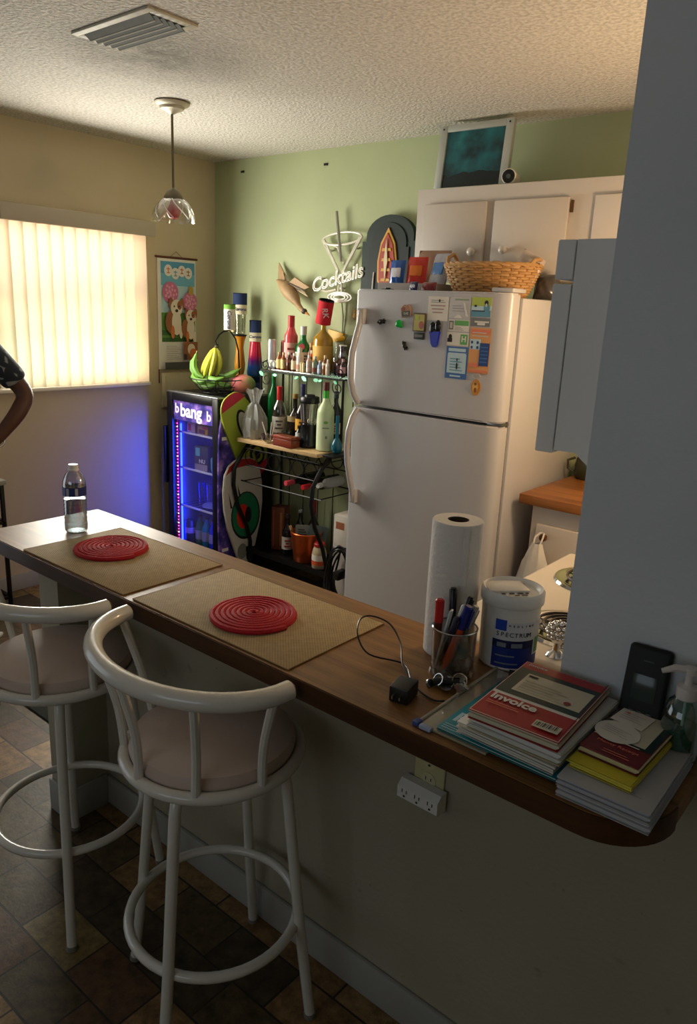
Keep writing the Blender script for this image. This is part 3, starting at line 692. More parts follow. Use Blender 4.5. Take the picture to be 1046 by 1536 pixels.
for (bx, by, br) in ((-.17, .17, .1), (-.09, -.19, .095), (.14, .17, .09), (.16, -.2, .085)):
    q = MB(); q.lathe([(br * .2, .9195), (br * .8, .9192), (br * .92, .9215), (br, .925), (br * 1.1, .925), (br * 1.14, .9185)], CHROME, 30, T(bx, by, 0)); o = q.build('burner_pan', sv)
    q = MB(); sp_ = [((.018 + (br * .82 - .018) * k / 90) * cos(k * .27 * 1.0), (.018 + (br * .82 - .018) * k / 90) * sin(k * .27), .931) for k in range(91)]
    q.tube(sp_, .004, P('burner_coil', (60, 52, 46), .5, .4), 6, M=T(bx, by, 0)); q.tube([(-br * .8, 0, .926), (br * .8, 0, .926)], .002, STEEL, 5, M=T(bx, by, 0)); q.build('coil', o)
cs = thing('crystal_shaker', 'ornate silver shaker with a beaded top on the stove corner', 'shaker', (3.335, -1.915, .919))
cs.scale = (.72, .72, .72)
MB().lathe([(0, 0), (.03, 0), (.026, .006), (.012, .018), (.01, .034), (.02, .05), (.022, .062), (.014, .072), (0, .075)], CHROME, 22).build('stem', cs)
b = MB()
for j, (rr, z) in enumerate(((.027, .062), (.032, .076), (.026, .09), (.012, .1))):
    for i in range(max(4, int(rr * 420))): 
        a = 2 * PI * (i + j * .5) / max(4, int(rr * 420)); b.ball((rr * cos(a), rr * sin(a), z), .0075, CHROME, 8, 6)
b.build('beads', cs)

# ------------------------------------------------------------------ drinks cooler
cl = thing('drinks_cooler', 'black glass-door drinks cooler glowing blue in the corner', 'cooler', (.365, -.27, 0))
CX = .235; CZ = 1.07
M_cin = P('cooler_liner', (140, 146, 186), .4)
b = MB()
b.box(-CX, -CX + .022, -.17, .22, .03, CZ, BLACK, .003); b.box(CX - .022, CX, -.17, .22, .03, CZ, BLACK, .003)
b.box(-CX + .022, CX - .022, .2, .22, .03, CZ, BLACK); b.box(-CX + .022, CX - .022, -.17, .2, CZ - .16, CZ, BLACK, .003); b.box(-CX + .022, CX - .022, -.17, .2, .03, .10, BLACK)
for x in (-CX + .04, CX - .04):
    for y in (-.15, .19): b.cyl(.018, 0, .03, BLACK, 10, T(x, y, 0))
b.build('cabinet_shell', cl)
b = MB(); b.box(-CX + .0225, -CX + .026, -.165, .196, .101, CZ - .162, M_cin); b.box(CX - .026, CX - .0225, -.165, .196, .101, CZ - .162, M_cin); b.box(-CX + .027, CX - .027, .194, .199, .101, CZ - .162, M_cin); b.build('liner', cl)
shelves = (.355, .60, .825)
M_wsh = P('white_wire', (220, 222, 234), .4)
for z in shelves:
    s = MB(); s.box(-CX + .028, CX - .028, -.15, .19, z - .006, z, clear('shelf_film', (214, 222, 255), .1)); s.box(-CX + .028, CX - .028, -.158, -.15, z - .01, z + .002, M_wsh, .001)
    for k in range(9): s.tube([(-.19 + k * .0475, -.15, z - .003), (-.19 + k * .0475, .19, z - .003)], .002, M_wsh, 5)
    s.build('wire_shelf', cl)
dr = MB()
dr.box(-CX, -CX + .05, -.228, -.172, .035, CZ, BLACK, .003); dr.box(CX - .05, CX, -.228, -.172, .035, CZ, BLACK, .003)
dr.box(-CX + .05, CX - .05, -.228, -.172, CZ - .045, CZ, BLACK, .002); dr.box(-CX + .05, CX - .05, -.228, -.172, .035, .10, BLACK, .002)
door = dr.build('glass_door', cl)
MB().box(-CX - .002, CX + .002, -.23, -.17, CZ + .0005, CZ + .008, P('cooler_trim', (150, 152, 156), .25, .8), .002).build('top_trim', cl)
MB().box(-CX + .05, CX - .05, -.2, -.196, .10, CZ - .165, clear('cooler_glass', (250, 250, 255), .06)).build('pane', door)
hm = MB(); hm.box(-CX - .022, -CX - .002, -.245, -.205, .5, .86, BLACK, .006); hm.build('handle', door)
def galaxy(name, emit, s=14):
    m, nt, b, N, L = nodes_mat(name)
    tc = N('TexCoord'); n = N('TexNoise'); n.inputs['Scale'].default_value = s; n.inputs['Detail'].default_value = 5; L(tc.outputs['Object'], n.inputs['Vector'])
    r = ramp(N, [(.3, (24, 20, 66)), (.5, (70, 60, 150)), (.62, (150, 110, 190)), (.75, (120, 190, 220))]); L(n.outputs['Fac'], r.inputs['Fac'])
    L(r.outputs['Color'], b.inputs['Base Color']); b.inputs['Roughness'].default_value = .4
    if emit: L(r.outputs['Color'], b.inputs['Emission Color']); b.inputs['Emission Strength'].default_value = emit
    return m
sg = MB(); sg.box(-CX + .05, CX - .05, -.215, -.175, CZ - .163, CZ - .047, galaxy('backlit_header', .38))
LIT = P('lit_letter', (226, 216, 232), .5, emit=.5)
Mh = on_front(0, -.2152, CZ - .108)
sg.text('b', .082, LIT, Mh @ T(-.152, .012, 0), bold=.002); sg.text('bang', .108, LIT, Mh @ T(-.022, .004, 0), bold=.0035); sg.text('b', .082, LIT, Mh @ T(.142, -.006, 0), bold=.002)
sg.build('backlit_sign', door)
st = MB(); PKL = P('pink_led', (255, 70, 190), .5, emit=9.0); WHL = P('white_pink_led', (255, 190, 235), .5, emit=14.0)
st.box(-CX + .051, -CX + .06, -.194, -.188, .11, CZ - .17, P('led_tape', (150, 26, 90), .6, emit=.6))
for i in range(38): st.ball((-CX + .0555, -.195, .12 + i * .0205), .0034, WHL if i % 3 == 0 else PKL, 6, 4)
st.build('led_strip', door)
BL = P('blue_led', (24, 44, 255), .5, emit=26.0)
st = MB(); st.box(-CX + .028, -CX + .034, -.15, -.143, .11, CZ - .2, BL); st.build('led_strip', cl, label='blue led strip')
st = MB(); st.box(CX - .034, CX - .028, -.15, -.143, .11, CZ - .2, BL); st.build('led_strip', cl, label='blue led strip')
CLX, CLY = .365, -.27
def boxitem(name, label, cat, x, y, z, w, d, h, col, deco=None, rz=0, group=None, txt=None):
    m = MB(); m.box(-w / 2, w / 2, -d / 2, d / 2, 0, h, P('box_%d_%d_%d' % col, col, .5), min(w, d, h) * .06)
    p = Print(m, on_front(0, -d / 2, 0), .0004)
    for dd_ in deco or []: p.rect(*dd_[:4], P('ink_%d_%d_%d' % dd_[4], dd_[4], .5))
    if txt: p.text(txt[0], txt[1], txt[2], txt[3], PAPER, bold=.001)
    return tag(m.build(name, loc=(x, y, z + .0006), rot=(0, 0, math.radians(rz))), label, cat, group)
boxitem('candy_box', 'pink and white candy box on the top shelf inside the cooler', 'box', CLX - .115, -.385, shelves[2], .075, .05, .06, (226, 186, 196), [(-.03, .0, .01, .05, (200, 40, 60))])
boxitem('candy_box', 'yellow and brown candy packet at the right of the cooler top shelf', 'box', CLX - .005, -.385, shelves[2], .11, .05, .055, (214, 176, 70), [(-.04, .03, .005, .03, (112, 56, 34)), (.0, .05, .035, .05, (220, 60, 50))], rz=-6)
boxitem('snack_carton', 'dark carton lettered NU on the middle shelf inside the cooler', 'box', CLX - .02, -.385, shelves[1], .11, .06, .15, (52, 56, 84), [(-.05, .05, .0, .04, (150, 140, 150)), (-.045, -.01, .09, .14, (96, 170, 190))], rz=8, txt=('NU', .034, .008, .058))
def drinkcan(name, label, x, y, z, r, h, col, band=None, cat='can', group=None):
    o = thing(name, label, cat, (x, y, z + .0006), 0, group)
    a = P('can_%d_%d_%d' % col, col, .3, .5); al = P('can_aluminium', (186, 186, 188), .25, .9)
    m = MB(); m.lathe([(0, .003), (r * .75, .0), (r * .82, .003), (r, .012), (r, h - .014), (r * .86, h - .003), (r * .84, h), (r * .78, h - .004), (0, h - .004)], a, 22)
    if band: m.lathe([(r * 1.005, h * band[0]), (r * 1.005, h * band[1])], P('can_%d_%d_%d' % band[2], band[2], .35), 22)
    m.build('can_body', o)
    m = MB(); m.box(-.004, .004, -.012, .008, h - .0035, h - .002, al); m.build('pull_tab', o); 
    return o
drinkcan('drink_can', 'small teal and silver can right of the NU carton in the cooler', CLX + .06, -.375, shelves[1], .022, .09, (120, 190, 200))
TGL = clear('tall_glass', (225, 232, 255), .2)
for i, (dx, lab) in enumerate(((-.15, 'left of two tall clear glasses on the cooler shelf'), (-.065, 'right of two tall clear glasses on the cooler shelf'))):
    m = MB(); m.lathe([(0, .004), (.022, .004), (.024, .02), (.03, .13), (.0285, .13), (.022, .02), (0, .012)], TGL, 18); m.lathe([(0, 0), (.023, 0), (.023, .004)], TGL, 18)
    tag(m.build('drinking_glass', loc=(CLX + dx, -.30, shelves[0] + .0006)), lab, 'glass')
m = MB(); m.lathe([(0, 0), (.05, 0), (.085, .016), (.083, .019), (.05, .005), (0, .005)], P('blue_tinted_plate', (150, 160, 210), .2), 30)
tag(m.build('plate', loc=(CLX + .02, -.33, shelves[0] + .0006)), 'round plate lying on the lower shelf inside the cooler', 'plate')
BZ = .1006
drinkcan('drink_can', 'dark can with a round pale badge at the bottom left of the cooler', CLX - .16, -.385, BZ, .034, .15, (58, 44, 80), (.45, .7, (190, 150, 190)))
for i, (dx, c_, lab) in enumerate(((-.085, (70, 120, 90), 'green bottle at the bottom of the cooler beside the badge can'), (-.02, (40, 150, 170), 'teal bottle at the bottom of the cooler'), (.045, (40, 70, 190), 'blue bottle at the bottom right of the cooler'))):
    bo = thing('cooler_bottle', lab, 'bottle', (CLX + dx, -.37, BZ + .0004))
    MB().lathe([(0, 0), (.028, 0), (.03, .006), (.03, .12), (.012, .165), (.012, .18), (0, .18)], P('bglass_%d' % i, c_, .12), 16).build('bottle_body', bo)
    MB().lathe([(.0305, .04), (.0305, .1)], P('label_pale', (176, 178, 196), .6), 16).build('label', bo)
    MB().cyl(.0135, .1805, .196, P('cap_dark', (36, 36, 44)), 14).build('cap', bo)

# ------------------------------------------------------------------ fruit basket on the cooler
CTZ = CZ + .0085
fb = thing('fruit_basket', 'black wire fruit basket with a banana hook on top of the cooler', 'fruit basket', (.385, -.315, CTZ))
w = MB(); ring = lambda r, z, n=36: [(r * cos(2 * PI * i / n), r * sin(2 * PI * i / n), z) for i in range(n)]
w.tube(ring(.165, .085), .0035, BLACKM, 6, closed=True); w.tube(ring(.09, .0045), .0035, BLACKM, 6, closed=True); w.tube(ring(.125, .04), .0025, BLACKM, 6, closed=True)
for i in range(16):
    a = 2 * PI * i / 16; w.tube([(0, 0, .004), (.09 * cos(a), .09 * sin(a), .004), (.125 * cos(a), .125 * sin(a), .04), (.165 * cos(a), .165 * sin(a), .085)], .0022, BLACKM, 5)
w.build('wire_bowl', fb)
w = MB(); w.tube([(.07, .1, .03), (.075, .11, .12), (.07, .105, .25), (.055, .095, .32), (.02, .08, .367), (.01, .04, .36), (.005, .01, .34), (.0, -.012, .305), (.004, -.012, .285), (.016, -.004, .28)], .0048, BLACKM, 8); w.build('banana_hook', fb)
def banana(m, pts, r, col, tip):
    n = len(pts); rr = [r * (.35 + .65 * sin(PI * min(1, .12 + .88 * i / (n - 1))) ** .6) if 0 < i < n - 1 else r * .3 for i in range(n)]
    m.tube(pts, rr, col, 8); m.tube([Vector(pts[0]) + (Vector(pts[0]) - Vector(pts[1])).normalized() * .018, pts[0]], r * .24, tip, 6); m.ball(pts[-1], r * .3, P('banana_tip', (60, 48, 30), .7), 6, 5)
M_by = P('yellow_green_banana', (196, 196, 62), .45, var=.14, scale=18); M_bg = P('green_banana', (104, 150, 56), .45, var=.12, scale=18); M_stem = P('banana_stem', (110, 116, 50), .6)
# hanging bunch: a bunch is one thing, its fingers are parts
bn = thing('banana_bunch', 'yellow-green banana bunch hanging from the fruit basket hook', 'bananas', (.385, -.315 - .012, CTZ + .262))
for k, (ang, dx) in enumerate(((-70, -.02), (-25, -.004), (15, .014), (60, .03))):
    a = math.radians(ang - 60); d = Vector((cos(a), sin(a), 0)); m = MB()
    c0 = Vector((0, 0, .0)) + d * .008
    pts = [c0 + d * (.047 * sin(PI * t_ * .66)) + Vector((-.028 * t_ * t_, -.02 * t_ * t_, -.165 * t_)) for t_ in [i / 8 for i in range(9)]]
    banana(m, pts, .0165, M_by, M_stem); m.build('banana', bn)
m = MB(); m.tube([(0, 0, -.004), (.004, .01, .012), (0, .012, .02)], [.014, .01, .007], P('brown_stem', (70, 60, 36), .7), 8); m.build('stem', bn)
def gb(label, pts):
    m = MB(); banana(m, [Vector(p) for p in pts], .02, M_bg, M_stem); return tag(m.build('green_banana', loc=(.385, -.315, CTZ)), label, 'banana', 'green bananas in the basket')
GBL = 'one of the green bananas heaped in the wire fruit basket'
gb(GBL, [(-.14, -.05, .205), (-.155, -.06, .17), (-.15, -.065, .13), (-.13, -.065, .1), (-.095, -.06, .085)])
gb(GBL, [(-.09, -.085, .225), (-.1, -.095, .18), (-.09, -.1, .14), (-.06, -.1, .105), (-.02, -.09, .09)])
gb(GBL, [(-.12, .02, .09), (-.08, -.01, .062), (-.03, -.03, .055), (.03, -.03, .07)])
gb(GBL, [(-.09, -.075, .055), (-.04, -.085, .04), (.02, -.075, .04), (.06, -.05, .058)])
gb(GBL, [(.125, .06, .145), (.10, .04, .12), (.06, .02, .105), (.01, .01, .105)])
gb(GBL, [(-.115, -.085, .12), (-.1, -.1, .085), (-.06, -.115, .07), (-.01, -.115, .07), (.03, -.1, .082)])
gb(GBL, [(-.01, -.055, .1), (.03, -.075, .085), (.075, -.07, .082), (.11, -.045, .1)])
gb(GBL, [(-.06, .06, .06), (-.01, .05, .038), (.04, .05, .038), (.08, .06, .058)])
mg = MB(); mg.ball((0, 0, 0), (.075, .055, .058), P('mango_flesh', (200, 110, 100)), 20, 12)
def mangomat():
    m, nt, b, N, L = nodes_mat('mango_skin')
    tc = N('TexCoord'); sp = N('SeparateXYZ'); L(tc.outputs['Object'], sp.inputs[0]); n = N('TexNoise'); n.inputs['Scale'].default_value = 18; L(tc.outputs['Object'], n.inputs['Vector'])
    a = N('Math'); a.operation = 'MULTIPLY_ADD'; a.inputs[1].default_value = 6; a.inputs[2].default_value = .1; L(sp.outputs['X'], a.inputs[0])
    a2 = N('Math'); a2.operation = 'MULTIPLY_ADD'; a2.inputs[1].default_value = .6; L(n.outputs['Fac'], a2.inputs[0]); L(a.outputs[0], a2.inputs[2])
    r = ramp(N, [(.1, (206, 104, 110)), (.5, (210, 140, 112)), (.75, (150, 160, 96)), (1, (76, 120, 66))]); L(a2.outputs[0], r.inputs['Fac']); L(r.outputs['Color'], b.inputs['Base Color']); b.inputs['Roughness'].default_value = .4
    return m
mg.m[0] = mangomat()
tag(mg.build('mango', loc=(.515, -.225, CTZ + .0585), rot=(0, 0, math.radians(40))), 'large pink and green mango on the cooler right of the fruit basket', 'fruit')

# ------------------------------------------------------------------ tall glass, lava lamp and can sleeves
def koozie(name, label, loc, bands, r=.036, h=.125, rot=(0, 0, 0), txt=None, tcol=None):
    m = MB(); foam = P('sleeve_foam_dark', (24, 26, 34), .9); z = 0
    for frac, col in bands:
        z1 = z + frac * h; m.lathe([(r, z), (r, z1)], P('foam_%d_%d_%d' % col, col, .8), 26); z = z1
    m.lathe([(r, 0), (r * .9, 0), (r * .9, h - .004), (r, h - .004), (r, h)], foam, 26)
    m.lathe([(r, h), (r * .9, h), (r * .9, h - .004)], foam, 26)
    if txt:
        for (s_, sz, zz, ang, rotz) in txt:
            tm = T(0, 0, zz) @ R('Z', ang) @ T(0, -r - .0008, 0) @ FRONT @ R('Z', rotz); m.text(s_, sz, tcol, tm, depth=.0004, shear=.2, bold=.0006)
    o = m.build(name, loc=loc, rot=rot); return tag(o, label, 'can sleeve')
NAVY, IVORY = (26, 46, 88), (226, 218, 190)
NAVI = P('navy_ink', (28, 40, 84), .6)
yg = thing('yard_glass', 'tall amber cocktail glass in a cream metal stand behind the bananas', 'glass', (.352, -.105, CTZ))
MB().lathe([(0, .0), (.05, .0), (.052, .006), (.018, .02), (.016, .07), (.03, .12), (.034, .16), (.024, .26), (.028, .30), (.04, .33), (.037, .33), (.0, .3)], P('amber_drink', (232, 160, 48), .12, trans=.25), 22).build('amber_glass', yg)
MB().lathe([(.04, .331), (.043, .335), (.043, .34), (.02, .345), (0, .345)], BLACK, 22).build('rim_band', yg)
m = MB(); m.lathe([(.034, .345), (.036, .46), (.034, .46), (.032, .345)], clear('yard_clear', (240, 240, 235), .2), 22); m.build('clear_tumbler', yg)
m = MB(); m.box(-.055, -.0, -.052, -.046, .355, .43, P('cream_tag', (206, 196, 140), .5), .003); m.prism([(-.05, .43), (-.045, .455), (-.03, .435), (-.015, .455), (-.005, .43)], .046, .052, P('cream_tag', (206, 196, 140)), FRONT); m.build('cream_tag', yg)
koozie('can_sleeve', 'navy and white can sleeve on top of the tall amber glass', (.352, -.105, CTZ + .461), [(.45, IVORY), (.55, NAVY)], .043, .125, txt=[('Corona', .026, .03, 44, 0)], tcol=NAVI)
koozie('can_sleeve', 'white and lime green can sleeve resting on the banana hook', (.405, -.235, CTZ + .37), [(.8, (216, 212, 196)), (.2, (108, 160, 60))], .035, .15, txt=[('Corona', .034, .06, 44, -90)], tcol=NAVI)
def lavamat():
    m, nt, b, N, L = nodes_mat('lava_red_to_blue')
    tc = N('TexCoord'); sp = N('SeparateXYZ'); L(tc.outputs['Object'], sp.inputs[0])
    mr = N('MapRange'); mr.inputs['From Min'].default_value = .1; mr.inputs['From Max'].default_value = .3; L(sp.outputs['Z'], mr.inputs['Value'])
    r = ramp(N, [(0, (10, 60, 96)), (.28, (20, 70, 140)), (.45, (90, 30, 110)), (.62, (196, 24, 70)), (1, (220, 30, 60))]); L(mr.outputs['Result'], r.inputs['Fac'])
    L(r.outputs['Color'], b.inputs['Base Color']); b.inputs['Roughness'].default_value = .12; return m
lv = thing('lava_lamp', 'tall lava lamp with a red to blue globe behind the snacks and bottles', 'lamp', (.485, -.10, CTZ))
MB().lathe([(0, 0), (.055, 0), (.058, .008), (.034, .06), (.045, .098), (0, .1)], P('lamp_base_dark', (26, 44, 84), .3, .4), 24).build('base', lv)
MB().lathe([(0, .1), (.045, .1), (.05, .118), (.031, .305), (0, .306)], lavamat(), 26).build('globe', lv)
koozie('can_sleeve', 'navy and white can sleeve worn as a cap by the lava lamp', (.485, -.10, CTZ + .3068), [(.42, IVORY), (.58, NAVY)], .036, .125, txt=[('Corona', .024, .028, 44, 0)], tcol=NAVI)

# ------------------------------------------------------------------ boards stood between the cooler and the rack
def surfboard(w, h, n=28, nose=.5):
    pts = []
    for i in range(n):
        a = 2 * PI * i / n; pts.append((w / 2 * abs(cos(a)) ** .75 * (1 if cos(a) > 0 else -1), h / 2 * abs(sin(a)) ** (.55) * (1 if sin(a) > 0 else -1)))
    return pts
def place_board(name, label, poly, th, base, M, draw=None, cat='board'):
    m = MB(); m.prism(poly, 0, th, base)
    bmesh.ops.bevel(m.bm, geom=[e for e in m.bm.edges if abs(e.verts[0].co.z - e.verts[1].co.z) < 1e-6], offset=th * .3, segments=2, affect='EDGES')
    if draw: draw(Print(m, T(0, 0, th), .0004))
    o = m.build(name); o.matrix_world = M; return tag(o, label, cat)
wpoly = [(-.04, 0), (-.055, .08), (-.09, .18), (-.13, .3), (-.152, .42), (-.158, .54), (-.14, .64), (-.105, .69), (-.06, .712), (0, .72)]
wpoly = wpoly + [(-x, z) for x, z in reversed(wpoly[:-1])]
def eye(p):
    p.poly([(-.138, .635), (-.105, .685), (-.06, .706), (0, .714), (.06, .706), (.105, .685), (.138, .635), (.06, .668), (-.06, .668)], P('board_red', (168, 34, 30), .5))
    GR = P('board_green', (26, 112, 74), .5); BK = P('board_black', (18, 20, 20), .5); RR = P('board_scarlet', (206, 44, 28), .5)
    p.disc(.01, .36, .118, .15, BK, 26); p.disc(.01, .365, .108, .138, GR, 26); p.disc(-.012, .36, .05, .078, RR, 22); p.disc(.03, .362, .026, .05, BK, 16)
    for k in range(3): p.poly([(-.11 + .035 * k, .43 + .03 * k), (-.095 + .035 * k, .43 + .03 * k), (-.12 + .035 * k, .53 + .02 * k)], BK)
    p.disc(-.03, .14, .04, .05, P('board_grey', (120, 124, 118), .5), 14); p.disc(.03, .1, .03, .04, BK, 12)
place_board('skim_board', 'white skim board with a green and red eye graphic leaning beside the cooler', wpoly, .017, P('board_white', (196, 194, 186), .45), on_left(.636, -.315, .003) @ R('Z', 3), eye)
lpoly = surfboard(.24, .56)
def limeart(p):
    BK = P('board_black', (18, 20, 20), .5); RE = P('board_rose', (190, 34, 60), .5)
    top = sorted([q for q in lpoly if q[1] > .2]); p.poly([(x * .98, y * .995) for x, y in top], RE)
    bot = sorted([q for q in lpoly if q[1] < -.2], reverse=True); p.poly([(x * .98, y * .995) for x, y in bot], RE)
    p.disc(.02, .06, .05, .11, BK, 20); p.disc(.024, .052, .04, .1, P('board_pale', (206, 206, 190), .5), 20)
    for k in range(3): p.disc(.03, -.15, .06 - .018 * k, .07 - .02 * k, BK if k % 2 == 0 else P('board_lime', (160, 176, 58), .5), 20)
place_board('lime_board', 'lime green board with red rounded ends leaning between cooler and liquor rack', lpoly, .0165, P('board_lime', (160, 176, 58), .5), on_left(.617, -.31, .845) @ R('Z', 27), limeart)
place_board('galaxy_board', 'dark purple star-patterned board standing against the cooler side', surfboard(.15, 1.02), .0135, galaxy('galaxy_print', 0, 16), on_left(.602, -.43, .513), lambda p: (p.rect(-.05, .02, .32, .34, PAPER), p.rect(-.05, .0, -.36, -.34, PAPER)))

# ------------------------------------------------------------------ liquor rack
ZG, ZW, ZB = 1.245, .85, .155      # tops of the glass shelf, wooden shelf and bottom tray
rk = thing('liquor_rack', 'black wrought-iron liquor rack with glass and wooden shelves by the refrigerator', 'rack', (.98, -.2, 0))
RX = .32
MB().box(-RX, RX, -.02, .165, ZG - .008, ZG, clear('rack_glass', (214, 236, 226), .25), .001).build('glass_shelf', rk)
b = MB()
for pts in ([(-RX, -.02), (RX, -.02)], [(RX, -.02), (RX, .165)], [(RX, .165), (-RX, .165)], [(-RX, .165), (-RX, -.02)]):
    b.tube([(x, y, ZG - .013) for x, y in pts], .0045, BLACKM, 6)
for k in range(5): b.tube([(-RX + .08 + k * .12, .165, ZG - .013), (-RX + .08 + k * .12, .165, ZW)], .003, BLACKM, 5)
b.build('shelf_frame', rk)
MB().box(-RX, .31, -.205, .165, ZW - .022, ZW, wood('pale_rack_wood', (184, 150, 104), (222, 192, 146), 0, .4), .003).build('wooden_shelf', rk)
for sx in (-1, 1):
    for y in (-.018, .165):
        m = MB(); m.tube([(sx * (RX - .004), y, ZG - .014), (sx * (RX - .004), y, ZW)], .0075, BLACKM, 8)
        if y > 0: m.tube([(sx * (RX - .004), y, ZW - .022), (sx * (RX - .004), y, .0)], .0075, BLACKM, 8)
        m.build('post', rk)
    x = sx * (RX - .01)
    m = MB(); m.tube([(x, -.10, ZW - .023), (x, -.17, .755), (x, -.232, .67), (x, -.238, .575), (x, -.205, .445), (x, -.133, .307), (x, -.10, .2), (x, -.10, .1), (x, -.11, .0)], .012, BLACKM, 8); m.build('bowed_leg', rk)
def spiral(c, r0, r1, turns, M_, n=30, a0=0):
    return [Vector(c) + M_ @ Vector(((r0 + (r1 - r0) * k / n) * cos(a0 + turns * 2 * PI * k / n), (r0 + (r1 - r0) * k / n) * sin(a0 + turns * 2 * PI * k / n), 0)) for k in range(n + 1)]
m = MB(); F3 = FRONT.to_3x3()
for sx in (-1, 1):
    m.tube(spiral((sx * (RX - .045), -.018, ZG - .06), .042, .01, 1.4, F3, a0=PI / 2), .0032, BLACKM, 5); m.tube(spiral((sx * (RX - .035), -.018, ZG + .02), .03, .01, 1.2, F3, a0=-PI / 2), .0032, BLACKM, 5)
    m.build('scroll', rk); m = MB()
m.tube([(-RX, -.02, ZG - .012), (-RX - .0, -.01, ZG + .03), (-RX + .002, .06, ZG + .052), (-RX + .002, .165, ZG + .04)], .0035, BLACKM, 5)
m.build('side_guard', rk)
m = MB()
for i in range(6):
    for k in range(2):
        m.tube([(-.24 + i * .095 + .044 * cos(a), .162 - k * .33, .74 + .044 * sin(a)) for a in [2 * PI * j / 22 for j in range(22)]], .003, BLACKM, 5, closed=True)
for y in (.162, -.168):
    m.tube([(-.29, y, .79), (.29, y, .79)], .0035, BLACKM, 5); m.tube([(-.29, y, .69), (.29, y, .69)], .0035, BLACKM, 5); 
    m.tube([(-RX, y, .59), (RX, y, .59)], .0045, BLACKM, 5)
for i in range(5): m.tube([(-.24 + i * .12, .162, .69), (-.24 + i * .12, .162, ZB)], .003, BLACKM, 5)
for sx in (-.3, .3): m.tube([(sx, -.168, .79), (sx, .162, .79)], .0035, BLACKM, 5); m.tube([(sx, -.168, .59), (sx, .162, .59)], .0035, BLACKM, 5)
m.build('bottle_grid', rk)
b = MB(); b.box(-RX, RX, -.12, .165, ZB - .012, ZB, BLACK); b.box(-RX, RX, -.124, -.1205, ZB - .02, ZB + .012, BLACKM); b.build('bottom_tray', rk)

# ------------------------------------------------------------------ bottles
def glassmat(col, trans=.0, rough=.08): return P('bottle_%d_%d_%d' % col, col, rough, trans=trans, coat=.3)
def bottle(name, label, x, y, z, h, r, col, cap=None, lab=None, shoulder=.58, neck=.3, capfrac=.12, mat=None, cat='bottle', group=None, bulge=0.0, liquid=None):
    o = thing(name, label, cat, (x, y, z + .0005), 0, group)
    m = MB(); g = mat or glassmat(col); rn = r * neck; hc = h * (1 - capfrac); s0 = h * shoulder
    prof = [(0, .003), (r * .8, 0), (r * .96, h * .015), (r, h * .04)]
    if bulge: prof += [(r * (1 + bulge), s0 * .55)]
    prof += [(r, s0), (r * .93, s0 + h * .045), (r * .7, s0 + h * .1), (rn * 1.25, s0 + h * .17), (rn, s0 + h * .22), (rn, hc), (0, hc)]
    m.lathe(prof, g, 22); m.build('bottle_body', o)
    if liquid: 
        q = MB(); q.lathe([(0, .006), (r * .9, .006), (r * .9, s0 * liquid[0]), (0, s0 * liquid[0])], P('liquid_%d_%d_%d' % liquid[1], liquid[1], .1), 18); q.build('liquid', o)
    if cap:
        m = MB(); m.lathe([(0, hc - h * .03 if False else hc + .0002), (rn * 1.18, hc + .0002), (rn * 1.18, h - .002), (rn, h), (0, h)], P('cap_%d_%d_%d' % cap, cap, .35), 16); m.build('cap', o)
    if lab:
        (z0, z1, lc) = lab[:3]; m = MB(); rb = r * (1 + bulge) * 1.015
        m.lathe([(rb, h * z0), (rb, h * z1)], P('label_%d_%d_%d' % lc, lc, .6), 22)
        if len(lab) > 3:
            ic = P('label_ink_%d_%d_%d' % lab[3], lab[3], .6); a = 44; zm = h * (z0 + z1) / 2; hh = h * (z1 - z0)
            for k, (dz, w_) in enumerate(((.22, .5), (0, .3), (-.22, .55))):
                m.box(-r * w_, r * w_, -rb - .001, -rb * .8, zm + hh * dz - hh * .05, zm + hh * dz + hh * .05, ic, M=R('Z', a))
        m.build('label', o)
    return o
CLB = clear('clear_bottle_glass', (236, 240, 236), .3)
# top glass shelf
drinkcan('drink_can', 'slim silver can at the left of the glass shelf', .695, -.165, ZG, .024, .165, (188, 190, 194))
drinkcan('drink_can', 'slim dark red can between the silver can and the pink bottle', .742, -.105, ZG, .024, .16, (128, 44, 48))
bottle('liqueur_bottle', 'tall pink-red liqueur bottle with a red neck on the glass shelf', .80, -.115, ZG, .305, .04, (206, 74, 78), (176, 40, 44), (.1, .5, (226, 168, 160), (150, 60, 60)), .6, .42, .27)
gin = bottle('gin_bottle', 'round-shouldered green gin bottle with a silver cap on the glass shelf', .885, -.10, ZG, .25, .044, (14, 112, 52), (186, 188, 186), (.12, .42, (214, 216, 206), (40, 60, 44)), .5, .36, .2, bulge=.04)
m = MB(); m.lathe([(0, 0), (.018, 0), (.018, .002), (0, .002)], P('seal_red', (176, 70, 76), .5), 18, R('Z', 30) @ T(0, -.044, .135) @ R('X', 80)); m.build('round_seal', gin)
wh = bottle('whiskey_bottle', 'large amber spirit bottle on the glass shelf wearing a red can sleeve', 1.04, -.105, ZG, .29, .057, (188, 124, 22), None, (.06, .52, (214, 168, 80)), .62, .26, .02, mat=P('amber_spirit', (238, 178, 52), .05, trans=.6, coat=.4))
koozie('can_sleeve', 'red can sleeve tilted on the neck of the amber spirit bottle', (1.036, -.108, ZG + .272), [(1.0, (196, 28, 40))], .043, .13, rot=(math.radians(4), math.radians(14), 0), txt=[('RK', .045, .07, 44, -70)], tcol=P('sleeve_white_ink', (222, 190, 190), .6))
bottle('clear_bottle', 'clear bottle of lilac liquid right of the amber spirit bottle', 1.135, -.09, ZG, .17, .026, (230, 230, 235), (196, 190, 180), None, .5, .4, .1, mat=CLB, liquid=(.8, (120, 86, 128)))
rb_ = bottle('round_bottle', 'squat dark round bottle with a clear neck at the right end of the glass shelf', 1.205, -.125, ZG, .165, .045, (52, 24, 20), (200, 196, 190), (.1, .34, (70, 40, 44)), .38, .42, .04)
